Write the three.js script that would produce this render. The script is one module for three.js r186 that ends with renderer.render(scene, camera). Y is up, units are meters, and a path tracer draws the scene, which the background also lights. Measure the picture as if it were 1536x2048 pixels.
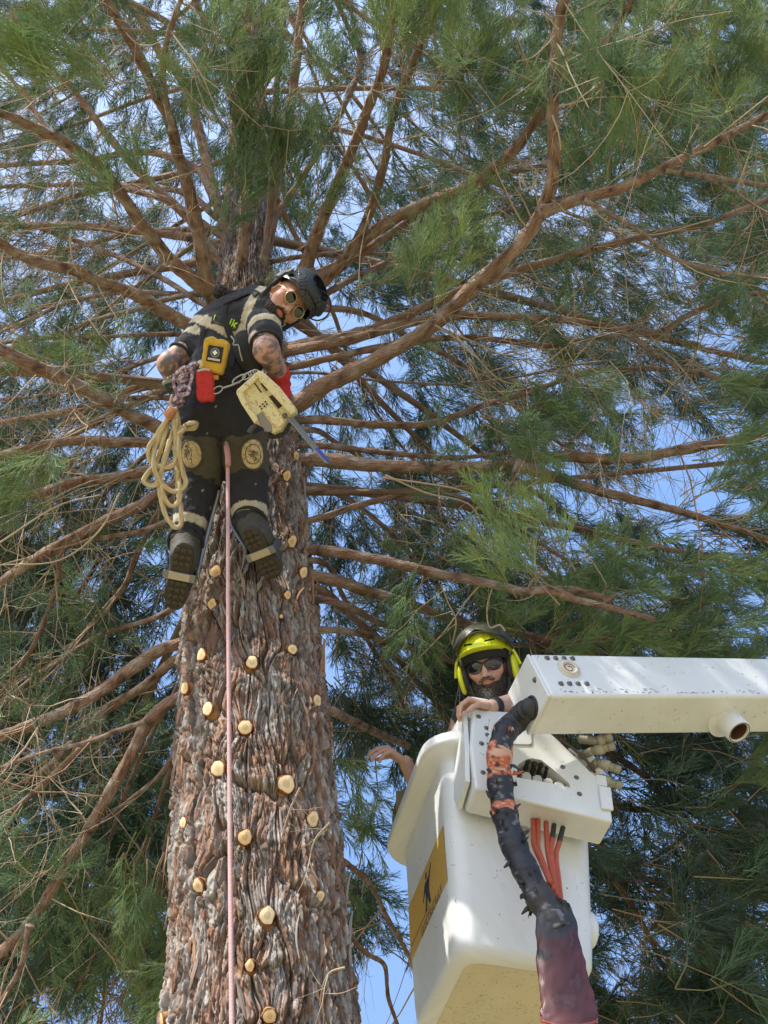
import * as THREE from 'three';
import { ImprovedNoise } from 'three/addons/math/ImprovedNoise.js';
import { RoundedBoxGeometry } from 'three/addons/geometries/RoundedBoxGeometry.js';
import { mergeGeometries } from 'three/addons/utils/BufferGeometryUtils.js';

// ---------- camera, sky, sun, exposure ----------
const scene = new THREE.Scene();
const FOV = 45, PITCH = Math.PI / 4, W0 = 1536, H0 = 2048;
const camera = new THREE.PerspectiveCamera(FOV, W0 / H0, 0.05, 600);
const EYE = new THREE.Vector3(0, 1.6, 0);
camera.position.copy(EYE);
camera.lookAt(0, 1.6 + Math.sin(PITCH), -Math.cos(PITCH));
scene.add(camera);

const SUN = new THREE.Vector3(-0.50, 0.78, 0.36).normalize();
const SKY_GAIN = 1.0;
{
  const w = 256, h = 128, data = new Float32Array(w * h * 4);
  const n = new ImprovedNoise(), d = new THREE.Vector3();
  for (let j = 0; j < h; j++) for (let i = 0; i < w; i++) {
    const el = ((j + 0.5) / h - 0.5) * Math.PI, az = ((i + 0.5) / w - 0.5) * 2 * Math.PI;
    d.set(Math.cos(el) * Math.cos(az), Math.sin(el), Math.cos(el) * Math.sin(az));
    const s = Math.max(0, d.dot(SUN)), up = Math.max(0, d.y);
    const hor = Math.exp(-up * 4.5), glow = 1.25 * Math.pow(s, 3) + 1.3 * Math.pow(s, 24);
    let r = 0.20 + 0.34 * hor + glow, g = 0.375 + 0.30 * hor + glow * 0.98, b = 0.76 + 0.10 * hor + glow * 0.94;
    const c = n.noise(d.x * 2.2 + 5, d.y * 3.5, d.z * 2.2) + 0.5 * n.noise(d.x * 5, d.y * 8 + 3, d.z * 5);
    const cl = Math.min(1, Math.max(0, (c - 0.02) * 1.5)) * 0.42;   // thin white veil
    r += (0.92 - r) * cl; g += (0.95 - g) * cl; b += (1.0 - b) * cl;
    const k = (j * w + i) * 4;
    data[k] = r * SKY_GAIN; data[k + 1] = g * SKY_GAIN; data[k + 2] = b * SKY_GAIN; data[k + 3] = 1;
  }
  const t = new THREE.DataTexture(data, w, h, THREE.RGBAFormat, THREE.FloatType);
  t.mapping = THREE.EquirectangularReflectionMapping; t.magFilter = THREE.LinearFilter; t.minFilter = THREE.LinearFilter;
  t.wrapS = THREE.RepeatWrapping; t.needsUpdate = true;
  scene.background = t; scene.environment = t;
}
const sun = new THREE.DirectionalLight(new THREE.Color(1, 0.93, 0.82), 4.9);
sun.position.copy(SUN).multiplyScalar(40).add(new THREE.Vector3(0, 5, -4)); sun.target.position.set(0, 5, -4);
sun.castShadow = true; sun.shadow.radius = 1.2; sun.shadow.mapSize.set(4096, 4096);
Object.assign(sun.shadow.camera, { left: -14, right: 14, top: 14, bottom: -14, near: 1, far: 90 });
scene.add(sun, sun.target);
const EXPOSURE = 1.35;

// ---------- small tools ----------
const V = (x, y, z) => new THREE.Vector3(x, y, z);
let seed = 20240611;
const rnd = () => { seed |= 0; seed = seed + 0x6D2B79F5 | 0; let t = Math.imul(seed ^ seed >>> 15, 1 | seed); t = t + Math.imul(t ^ t >>> 7, 61 | t) ^ t; return ((t ^ t >>> 14) >>> 0) / 4294967296; };
const rr = (a, b) => a + (b - a) * rnd();
const NZ = new ImprovedNoise(), nz = (x, y, z) => NZ.noise(x, y, z);
const fbm = (x, y, z, o = 3) => { let s = 0, a = 0.5; for (let i = 0; i < o; i++) { s += a * nz(x, y, z); x *= 2.03; y *= 2.03; z *= 2.03; a *= 0.5; } return s; };
const lerp = (a, b, t) => a + (b - a) * t, clamp = (x, a = 0, b = 1) => Math.min(b, Math.max(a, x)), sstep = (a, b, x) => { const t = clamp((x - a) / (b - a)); return t * t * (3 - 2 * t); };
const hash = (i, j, k = 0) => { let h = Math.imul(i, 374761393) + Math.imul(j, 668265263) + Math.imul(k, 2147483647 - 97); h = Math.imul(h ^ h >>> 13, 1274126177); return ((h ^ h >>> 16) >>> 0) / 4294967296; };
const FL = H0 / 2 / Math.tan(FOV * Math.PI / 360);
const FW = V(0, Math.sin(PITCH), -Math.cos(PITCH)), UP = V(0, Math.cos(PITCH), Math.sin(PITCH)), RT = V(1, 0, 0);
// a place in the world seen at a spot of the photograph and so many metres deep
const P = (x, y, d) => EYE.clone().addScaledVector(FW, d).addScaledVector(RT, (x - W0 / 2) / FL * d).addScaledVector(UP, -(y - H0 / 2) / FL * d);
const D3 = (x, y, z) => RT.clone().multiplyScalar(x).addScaledVector(UP, y).addScaledVector(FW, -z);  // right, up, towards the viewer
const proj = (p) => { const v = p.clone().sub(EYE), d = v.dot(FW); return [W0 / 2 + FL * v.dot(RT) / d, H0 / 2 - FL * v.dot(UP) / d, d]; };
const hit = (x, y, o, n) => { const r = P(x, y, 1).sub(EYE); return EYE.clone().addScaledVector(r, o.clone().sub(EYE).dot(n) / r.dot(n)); };

const used = {};
const numbered = (n) => { const k = used[n] = (used[n] ?? -1) + 1; return k ? `${n}_${String(k).padStart(3, '0')}` : n; };
function ud(o, label, category, group) { if (label) o.userData.label = label; if (category) o.userData.category = category; if (group) o.userData.group = group; return o; }
function thing(name, label, category, group) { const o = new THREE.Group(); o.name = numbered(name); scene.add(o); return ud(o, label, category, group); }
function mesh(name, geo, mat, parent = scene, label) {
  const g = Array.isArray(geo) ? merge(geo) : geo;
  const m = new THREE.Mesh(g, mat); m.name = parent === scene ? numbered(name) : name; m.castShadow = m.receiveShadow = true; parent.add(m);
  if (label) m.userData.label = label; return m;
}
function merge(gs) {
  const col = gs.some(g => g.attributes.color);
  gs = gs.map(g => {
    let q = g.index ? g.toNonIndexed() : g;
    const n = q.attributes.position.count, o = new THREE.BufferGeometry();
    o.setAttribute('position', q.attributes.position);
    if (!q.attributes.normal) q.computeVertexNormals();
    o.setAttribute('normal', q.attributes.normal);
    o.setAttribute('uv', q.attributes.uv ?? new THREE.BufferAttribute(new Float32Array(n * 2), 2));
    if (col) o.setAttribute('color', q.attributes.color ?? new THREE.BufferAttribute(new Float32Array(n * 3).fill(1), 3));
    return o;
  });
  return mergeGeometries(gs);
}
const std = (r, g, b, rough = 0.8, o = {}) => new THREE.MeshStandardMaterial({ color: new THREE.Color().setRGB(r, g, b), roughness: rough, ...o });
const basis = (x, y, z, o) => new THREE.Matrix4().makeBasis(x, y, z).setPosition(o);
const put = (g, m) => g.applyMatrix4(m);
// frame whose y follows `y`, z near `zHint`
function frame(o, y, zHint) { const yy = y.clone().normalize(), x = yy.clone().cross(zHint).normalize(), z = x.clone().cross(yy); return basis(x, yy, z, o); }

function texture(w, h, fn, srgb = true) {
  const data = new Uint8Array(w * h * 4);
  for (let j = 0; j < h; j++) for (let i = 0; i < w; i++) { const c = fn(i, j), k = (j * w + i) * 4; data[k] = clamp(c[0], 0, 255); data[k + 1] = clamp(c[1], 0, 255); data[k + 2] = clamp(c[2], 0, 255); data[k + 3] = 255; }
  const t = new THREE.DataTexture(data, w, h); t.magFilter = THREE.LinearFilter; t.minFilter = THREE.LinearFilter; t.wrapS = t.wrapT = THREE.RepeatWrapping;
  if (srgb) t.colorSpace = THREE.SRGBColorSpace; t.needsUpdate = true; return t;
}

// swept tube: pts -> smooth curve, rad = number | fn(t); disp(t, a, p) adds to the radius; col(p, t, a) -> linear rgb
function sweep(pts, rad, { seg = 40, rs = 8, disp, col, closed = false, flat = 1, cap = true } = {}) {
  const cv = new THREE.CatmullRomCurve3(pts, closed, 'centripetal'), R = typeof rad === 'function' ? rad : () => rad;
  const pos = [], uv = [], idx = [], cl = [], L = cv.getLength();
  const P3 = [], T3 = []; for (let i = 0; i <= seg; i++) { P3.push(cv.getPointAt(i / seg)); T3.push(cv.getTangentAt(i / seg)); }
  let n = Math.abs(T3[0].y) < 0.9 ? V(0, 1, 0) : V(1, 0, 0); n.addScaledVector(T3[0], -n.dot(T3[0])).normalize();
  for (let i = 0; i <= seg; i++) {
    n.addScaledVector(T3[i], -n.dot(T3[i])).normalize(); const b = T3[i].clone().cross(n), t = i / seg;
    for (let j = 0; j <= rs; j++) {
      const a = j / rs * Math.PI * 2, aj = (j % rs) / rs * Math.PI * 2;
      let r = R(t); if (disp) r += disp(t, aj, P3[i]);
      const p = P3[i].clone().addScaledVector(n, Math.cos(a) * r).addScaledVector(b, Math.sin(a) * r * flat);
      pos.push(p.x, p.y, p.z); uv.push(j / rs, t * L); if (col) cl.push(...col(p, t, aj));
    }
  }
  const w = rs + 1;
  for (let i = 0; i < seg; i++) for (let j = 0; j < rs; j++) { const a = i * w + j; idx.push(a, a + 1, a + w, a + 1, a + w + 1, a + w); }
  if (cap && !closed) for (const [i, s] of [[0, 1], [seg, -1]]) {
    const c = pos.length / 3, p = P3[i]; pos.push(p.x, p.y, p.z); uv.push(0.5, 0); if (col) cl.push(...col(p, i / seg, 0));
    for (let j = 0; j < rs; j++) s > 0 ? idx.push(c, i * w + j + 1, i * w + j) : idx.push(c, i * w + j, i * w + j + 1);
  }
  const g = new THREE.BufferGeometry();
  g.setAttribute('position', new THREE.Float32BufferAttribute(pos, 3)); g.setAttribute('uv', new THREE.Float32BufferAttribute(uv, 2));
  if (col) g.setAttribute('color', new THREE.Float32BufferAttribute(cl, 3));
  g.setIndex(idx); g.computeVertexNormals();
  // weld the seam's normals
  const N = g.attributes.normal; for (let i = 0; i <= seg; i++) { const a = i * w, b = a + rs, v = V(N.getX(a) + N.getX(b), N.getY(a) + N.getY(b), N.getZ(a) + N.getZ(b)).normalize(); N.setXYZ(a, v.x, v.y, v.z); N.setXYZ(b, v.x, v.y, v.z); }
  return g;
}
const curveR = (arr) => (t) => { const x = t * (arr.length - 1), i = Math.min(arr.length - 2, Math.floor(x)); return lerp(arr[i], arr[i + 1], x - i); };

// ---------- signed distance bodies ----------
const cap = (a, b, ra, rb = ra, k = 0.03, sub = false) => ({ a, ba: b.clone().sub(a), l2: Math.max(1e-9, b.distanceToSquared(a)), ra, rb, k, sub });
const ell = (M, c, r, k = 0.02, sub = false) => { const m = M.clone().multiply(new THREE.Matrix4().makeTranslation(c[0], c[1], c[2])).invert().elements; return { m, r, k, sub }; };
function fieldOf(prims) {
  return (x, y, z) => {
    let d = 1e3;
    for (const q of prims) {
      let e;
      if (q.m) {
        const m = q.m, X = m[0] * x + m[4] * y + m[8] * z + m[12], Y = m[1] * x + m[5] * y + m[9] * z + m[13], Z = m[2] * x + m[6] * y + m[10] * z + m[14];
        if (q.fn) e = q.fn(X, Y, Z); else {
        const a = X / q.r[0], b = Y / q.r[1], c = Z / q.r[2], k0 = Math.sqrt(a * a + b * b + c * c), A = a / q.r[0], B = b / q.r[1], C = c / q.r[2], k1 = Math.sqrt(A * A + B * B + C * C);
        e = k1 > 1e-9 ? k0 * (k0 - 1) / k1 : -Math.min(...q.r); }
      } else {
        const px = x - q.a.x, py = y - q.a.y, pz = z - q.a.z, t = clamp((px * q.ba.x + py * q.ba.y + pz * q.ba.z) / q.l2);
        const dx = px - q.ba.x * t, dy = py - q.ba.y * t, dz = pz - q.ba.z * t;
        e = Math.sqrt(dx * dx + dy * dy + dz * dz) - (q.ra + (q.rb - q.ra) * t);
      }
      const k = q.k;
      if (q.sub) { e = -e; const h = Math.max(k - Math.abs(d - e), 0) / (k || 1e-6); d = Math.max(d, e) + h * h * k * 0.25; }
      else { const h = Math.max(k - Math.abs(d - e), 0) / (k || 1e-6); d = Math.min(d, e) - h * h * k * 0.25; }
    }
    return d;
  };
}
function sdfGeo(f, lo, hi, h, col) {
  const nx = Math.ceil((hi.x - lo.x) / h) + 1, ny = Math.ceil((hi.y - lo.y) / h) + 1, nzz = Math.ceil((hi.z - lo.z) / h) + 1, B = 6;
  const val = new Float32Array(nx * ny * nzz), id = (i, j, k) => (k * ny + j) * nx + i;
  for (let k0 = 0; k0 < nzz; k0 += B) for (let j0 = 0; j0 < ny; j0 += B) for (let i0 = 0; i0 < nx; i0 += B) {
    const c = f(lo.x + (i0 + B / 2) * h, lo.y + (j0 + B / 2) * h, lo.z + (k0 + B / 2) * h), far = Math.abs(c) > B * h * 1.25;
    for (let k = k0; k < Math.min(nzz, k0 + B); k++) for (let j = j0; j < Math.min(ny, j0 + B); j++) for (let i = i0; i < Math.min(nx, i0 + B); i++)
      val[id(i, j, k)] = far ? c : f(lo.x + i * h, lo.y + j * h, lo.z + k * h);
  }
  const vid = new Int32Array(nx * ny * nzz).fill(-1), pos = [], idx = [];
  const E = [[0, 1], [2, 3], [4, 5], [6, 7], [0, 2], [1, 3], [4, 6], [5, 7], [0, 4], [1, 5], [2, 6], [3, 7]];
  for (let k = 0; k < nzz - 1; k++) for (let j = 0; j < ny - 1; j++) for (let i = 0; i < nx - 1; i++) {
    const v = []; let neg = 0; for (let c = 0; c < 8; c++) { const q = val[id(i + (c & 1), j + (c >> 1 & 1), k + (c >> 2))]; v.push(q); if (q < 0) neg++; }
    if (neg === 0 || neg === 8) continue;
    let x = 0, y = 0, z = 0, n = 0;
    for (const [a, b] of E) if ((v[a] < 0) !== (v[b] < 0)) { const t = v[a] / (v[a] - v[b]); x += lerp(a & 1, b & 1, t); y += lerp(a >> 1 & 1, b >> 1 & 1, t); z += lerp(a >> 2, b >> 2, t); n++; }
    vid[id(i, j, k)] = pos.length / 3; pos.push(lo.x + (i + x / n) * h, lo.y + (j + y / n) * h, lo.z + (k + z / n) * h);
  }
  const quad = (a, b, c, d, flip) => { if (a < 0 || b < 0 || c < 0 || d < 0) return; flip ? idx.push(a, c, b, a, d, c) : idx.push(a, b, c, a, c, d); };
  for (let k = 1; k < nzz - 1; k++) for (let j = 1; j < ny - 1; j++) for (let i = 1; i < nx - 1; i++) {
    const s = val[id(i, j, k)] < 0;
    if (s !== (val[id(i + 1, j, k)] < 0)) quad(vid[id(i, j - 1, k - 1)], vid[id(i, j, k - 1)], vid[id(i, j, k)], vid[id(i, j - 1, k)], !s);
    if (s !== (val[id(i, j + 1, k)] < 0)) quad(vid[id(i - 1, j, k - 1)], vid[id(i - 1, j, k)], vid[id(i, j, k)], vid[id(i, j, k - 1)], !s);
    if (s !== (val[id(i, j, k + 1)] < 0)) quad(vid[id(i - 1, j - 1, k)], vid[id(i, j - 1, k)], vid[id(i, j, k)], vid[id(i - 1, j, k)], !s);
  }
  const g = new THREE.BufferGeometry(); g.setAttribute('position', new THREE.Float32BufferAttribute(pos, 3)); g.setIndex(idx);
  g.computeVertexNormals();
  g.setAttribute('uv', new THREE.Float32BufferAttribute(new Float32Array(pos.length / 3 * 2), 2));
  const N = g.attributes.normal;
  for (let i = 0; i < pos.length; i += 3) { const x = pos[i], y = pos[i + 1], z = pos[i + 2], e = h * 0.4; const n = V(f(x + e, y, z) - f(x - e, y, z), f(x, y + e, z) - f(x, y - e, z), f(x, y, z + e) - f(x, y, z - e)); if (n.lengthSq() > 1e-12) { n.normalize(); N.setXYZ(i / 3, n.x, n.y, n.z); } }
  const UVA = g.attributes.uv; for (let i = 0; i < UVA.count; i++) UVA.setXY(i, pos[i * 3] + pos[i * 3 + 2], pos[i * 3 + 1]);
  if (col) { const c = []; for (let i = 0; i < pos.length; i += 3) c.push(...col(pos[i], pos[i + 1], pos[i + 2], N.getX(i / 3), N.getY(i / 3), N.getZ(i / 3))); g.setAttribute('color', new THREE.Float32BufferAttribute(c, 3)); }
  return g;
}
function sdfPrims(prims, h, col, pad = 0.03) {
  const b = new THREE.Box3();
  for (const q of prims) { if (q.sub) continue; if (q.m) { const M = new THREE.Matrix4().fromArray(q.m).invert(), r = Math.max(...q.r); const c = V(0, 0, 0).applyMatrix4(M); b.expandByPoint(c.clone().addScalar(r)); b.expandByPoint(c.clone().addScalar(-r)); } else { const e = q.a.clone().add(q.ba), r = Math.max(q.ra, q.rb); for (const p of [q.a, e]) { b.expandByPoint(p.clone().addScalar(r)); b.expandByPoint(p.clone().addScalar(-r)); } } }
  return sdfGeo(fieldOf(prims), b.min.subScalar(pad), b.max.addScalar(pad), h, col);
}

// ---------- ground ----------
{
  const tx = texture(512, 512, (i, j) => { const a = fbm(i / 19, j / 19, 3, 4) * 60 + (hash(i, j, 2) - 0.5) * 50, t = fbm(i / 60, j / 60, 9, 3); return [146 + a + t * 30, 134 + a + t * 40, 98 + a * 0.7 + t * 20]; });
  tx.repeat.set(90, 90);
  const g = new THREE.CircleGeometry(300, 96); g.rotateX(-Math.PI / 2);
  const m = mesh('ground', g, new THREE.MeshStandardMaterial({ map: tx, roughness: 1 })); m.userData.kind = 'structure'; m.userData.label = 'dry pale grass around the foot of the tree';
}

// ---------- the big conifer ----------
const tree = thing('conifer_tree', 'huge conifer with shaggy grey and red bark, radiating limbs and sawn branch stubs', 'tree');
const TZ = -4, zn = V(0, 0, 1);
const axisPts = [[2000, 522], [1250, 500], [900, 495], [500, 490], [0, 500]].map(([y, x]) => hit(x, y, V(0, 0, TZ), zn));
axisPts.unshift(V(axisPts[0].x + (axisPts[0].x - axisPts[1].x) / (axisPts[1].y - axisPts[0].y) * axisPts[0].y * 0.5, -0.2, TZ));
axisPts.push(V(axisPts[5].x, 24, TZ));
const axisX = (h) => { let i = 0; while (i < axisPts.length - 2 && axisPts[i + 1].y < h) i++; return lerp(axisPts[i].x, axisPts[i + 1].x, (h - axisPts[i].y) / (axisPts[i + 1].y - axisPts[i].y)); };
const RH = [[-0.2, 0.42], [1.5, 0.345], [2.6, 0.315], [3.3, 0.303], [4.9, 0.274], [5.8, 0.25], [6.6, 0.195], [7.8, 0.135], [10, 0.095], [16, 0.06], [24, 0.012]];
const trunkR = (h) => { let i = 0; while (i < RH.length - 2 && RH[i + 1][0] < h) i++; return lerp(RH[i][1], RH[i + 1][1], clamp((h - RH[i][0]) / (RH[i + 1][0] - RH[i][0]))); };
function onTrunk(px, py) {           // where the ray through a spot of the photograph meets the trunk
  const r = P(px, py, 1).sub(EYE); let best = null, bd = 1e9;
  for (let s = 3; s < 9; s += 0.004) { const p = EYE.clone().addScaledVector(r, s), d = Math.hypot(p.x - axisX(p.y), p.z - TZ) - trunkR(p.y); if (d < 0) return p; if (d < bd) { bd = d; best = p; } }
  return best;
}
const STUBS = '437,1150,14 430,1214,13 412,1316,15 383,1382,14 424,1425,16 441,1543,18 492,1462,17 504,1334,16 577,1305,11 569,1196,10 597,1149,13 577,1088,14 565,958,12 585,915,12 557,1240,5 568,1574,21 618,1642,17 379,1650,13 492,1683,17 405,1775,16 632,1795,12 533,1839,20 502,1938,13 538,2037,16 337,2040,14 623,1405,13 390,1160,7'
  .split(' ').map(s => { const [x, y, r] = s.split(',').map(Number), p = onTrunk(x, y), d = proj(p)[2]; return { p, r: r * d / FL * 0.98, n: V(p.x - axisX(p.y), 0, p.z - TZ).normalize(), h: p.y, az: Math.atan2(p.x - axisX(p.y), p.z - TZ) }; });

function worley(u, v, s) {           // nearest cell: id, distance gap to the second
  const iu = Math.floor(u), iv = Math.floor(v); let d1 = 9, d2 = 9, a = 0, b = 0;
  for (let y = -1; y <= 1; y++) for (let x = -1; x <= 1; x++) { const cx = iu + x, cy = iv + y, du = cx + 0.1 + 0.8 * hash(cx, cy, s) - u, dv = cy + 0.1 + 0.8 * hash(cx, cy, s + 7) - v, d = du * du + dv * dv; if (d < d1) { d2 = d1; d1 = d; a = cx; b = cy; } else if (d < d2) d2 = d; }
  return [hash(a, b, s + 3), Math.sqrt(d2) - Math.sqrt(d1), hash(a, b, s + 11), v - (b + 0.1 + 0.8 * hash(a, b, s + 7)), u - (a + 0.1 + 0.8 * hash(a, b, s))];
}
const PAL = [[0.29, 0.265, 0.24], [0.41, 0.38, 0.345], [0.20, 0.178, 0.155], [0.235, 0.128, 0.082], [0.37, 0.26, 0.20], [0.125, 0.09, 0.07], [0.29, 0.162, 0.10], [0.33, 0.315, 0.30]];
const MIXES = [[3, 6, 4, 5, 3, 1, 0, 6, 5, 3], [0, 1, 2, 7, 4, 0, 5, 1, 3, 7, 3, 5, 1]];
function barkAt(az, h) {
  const s = az * 0.29; let uw = fbm(s * 6, h * 2.2, 1.7, 2) * 0.05 + nz(s * 30, h * 9, 6) * 0.006, vw = fbm(s * 6 + 9, h * 3, 4.2, 2) * 0.10, bump = 0;
  for (const q of STUBS) { const dh = h - q.h; if (dh > 0.3 || dh < -0.45) continue; const ds = (az - q.az) * 0.29; if (Math.abs(ds) > 0.3) continue; const R = q.r * 2.1, e = Math.exp(-(ds * ds + dh * dh * 0.55) / (R * R)); bump += 0.020 * e - 0.045 * Math.exp(-(ds * ds + dh * dh * 0.6) / (q.r * q.r * 0.7)); uw += ds * e * 0.8; vw += e * 0.05; }
  const U = s + uw, H = h + vw;
  const a = worley(U / 0.075, H / 0.52, 1), b = worley(U / 0.0115 + a[0] * 7, H / 0.105 + a[2] * 5, 21), c = worley(U / 0.0058 + b[0] * 3, H / 0.038, 41);
  const lift = 0.55 + 0.8 * (0.5 + nz(s * 9, h * 5, 2)), crease = (x) => 1 - sstep(0, 0.16, Math.abs(x));
  let d = bump + a[0] * 0.018 - 0.026 * (1 - sstep(0, 0.10, a[1])) - a[3] * 0.014;
  d += (b[0] * 0.013 - b[3] * 0.009 - 0.009 * (1 - sstep(0, 0.2, b[1]))) * lift + (c[0] * 0.007 - c[3] * 0.003 - 0.003 * (1 - sstep(0, 0.25, c[1]))) * (0.6 + lift * 0.6);
  d -= 0.010 * crease(nz(U * 24, H * 3.0, 15)) * lift;
  d += 0.004 * nz(U * 150, H * 50, 5) + 0.010 * fbm(s * 4, h * 3, 12, 2);
  // colour belongs to the plates, patchwise redder where the outer bark has come away
  const red = fbm(s * 5 + 3, h * 3, 33, 3) + 0.3 * (a[2] - 0.5), mix = MIXES[red > -0.03 ? 0 : 1];
  const q = PAL[mix[Math.floor(b[2] * mix.length)]], m = PAL[Math.floor(c[2] * 8)], f = 0.58 + 0.62 * (0.5 + nz(U * 170, H * 22, 3)) * (0.6 + 0.8 * c[0]), w = 0.34;
  return [d - 0.010, (q[0] * (1 - w) + m[0] * w) * f, (q[1] * (1 - w) + m[1] * w) * f, (q[2] * (1 - w) + m[2] * w) * f];
}
const trunkMat = new THREE.MeshStandardMaterial({ vertexColors: true, roughness: 1 });
{
  const az = []; for (let i = 0; i <= 500; i++) az.push(-1.85 + 3.7 * i / 500); for (let i = 1; i < 40; i++) az.push(1.85 + (2 * Math.PI - 3.7) * i / 40); az.push(-1.85 + 2 * Math.PI);
  const hs = []; for (let h = -0.2; h < 2.7; h += 0.06) hs.push(h); for (let h = 2.7; h < 6.9; h += 0.0046) hs.push(h); for (let h = 6.9; h < 10; h += 0.02) hs.push(h); for (let h = 10; h < 24; h += 0.25) hs.push(h);
  const pos = [], col = [], uv = [], idx = [], w = az.length;
  for (const h of hs) for (let i = 0; i < w; i++) {
    const a = az[i] > Math.PI ? az[i] - 2 * Math.PI : az[i], b = barkAt(a, h), k = Math.min(1, trunkR(h) / 0.2), r = trunkR(h) + b[0] * k;
    pos.push(axisX(h) + Math.sin(a) * r, h, TZ + Math.cos(a) * r); col.push(b[1], b[2], b[3]); uv.push(a * 0.29, h);
  }
  for (let j = 0; j < hs.length - 1; j++) for (let i = 0; i < w - 1; i++) { const a = j * w + i; idx.push(a, a + 1, a + w, a + 1, a + w + 1, a + w); }
  const g = new THREE.BufferGeometry(); g.setAttribute('position', new THREE.Float32BufferAttribute(pos, 3)); g.setAttribute('color', new THREE.Float32BufferAttribute(col, 3)); g.setAttribute('uv', new THREE.Float32BufferAttribute(uv, 2)); g.setIndex(idx); g.computeVertexNormals();
  mesh('trunk', g, trunkMat, tree);
}
// loose strips of bark
{
  const mats = [[0.30, 0.28, 0.255], [0.22, 0.12, 0.075], [0.35, 0.24, 0.18], [0.20, 0.17, 0.15], [0.36, 0.20, 0.11]].map(c => { const m = std(...c, 0.95); m.side = THREE.DoubleSide; return m; });
  const shapes = [];
  for (let v = 0; v < 14; v++) {
    const L = rr(0.05, 0.24), w = rr(0.0025, 0.0075), n = 9, pos = [], idx = [], curl = rr(-0.2, 1), bend = rr(-0.016, 0.016);
    for (const s of [0, 1]) for (let i = 0; i <= n; i++) { const t = i / n, ww = w * Math.sin(Math.PI * clamp(t * 0.94 + 0.04)) * rr(0.45, 1.4), off = 0.004 + 0.024 * curl * t * t * t + s * 0.0035; for (const q of [-1, 0, 1]) pos.push(q * ww + bend * Math.sin(t * 3), (t - 0.3) * L, off + (q === 0 ? 0.004 : 0)); }
    const R = (s, i, q) => s * (n + 1) * 3 + i * 3 + q;
    for (let i = 0; i < n; i++) for (const q of [0, 1]) { idx.push(R(1, i, q), R(1, i, q + 1), R(1, i + 1, q), R(1, i, q + 1), R(1, i + 1, q + 1), R(1, i + 1, q)); }
    for (let i = 0; i < n; i++) for (const q of [0, 2]) idx.push(R(0, i, q), R(1, i, q), R(1, i + 1, q), R(0, i, q), R(1, i + 1, q), R(0, i + 1, q));
    const g = new THREE.BufferGeometry(); g.setAttribute('position', new THREE.Float32BufferAttribute(pos, 3)); g.setIndex(idx);
    const f = g.toNonIndexed(); f.computeVertexNormals(); f.setAttribute('uv', new THREE.Float32BufferAttribute(new Float32Array(f.attributes.position.count * 2), 2)); shapes.push(f);
  }
  for (let i = 0; i < 330; i++) {
    const h = rr(3.0, 6.2), a = rr(-1.5, 1.5); if (STUBS.some(q => Math.abs((q.az - a) * 0.29) < 0.07 && h - q.h > -0.12 && h - q.h < 0.2)) continue;
    const b = barkAt(a, h), r = trunkR(h) + b[0] - 0.003, m = mesh('bark_strip', shapes[i % 14], mats[Math.floor(rnd() * 5)], tree);
    m.position.set(axisX(h) + Math.sin(a) * r, h, TZ + Math.cos(a) * r); m.rotation.set(0, a, 0); m.rotateZ(rr(-0.35, 0.35) + (rnd() < 0.5 ? Math.PI : 0)); m.scale.setScalar(rr(0.7, 1.2));
  }
}
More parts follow.
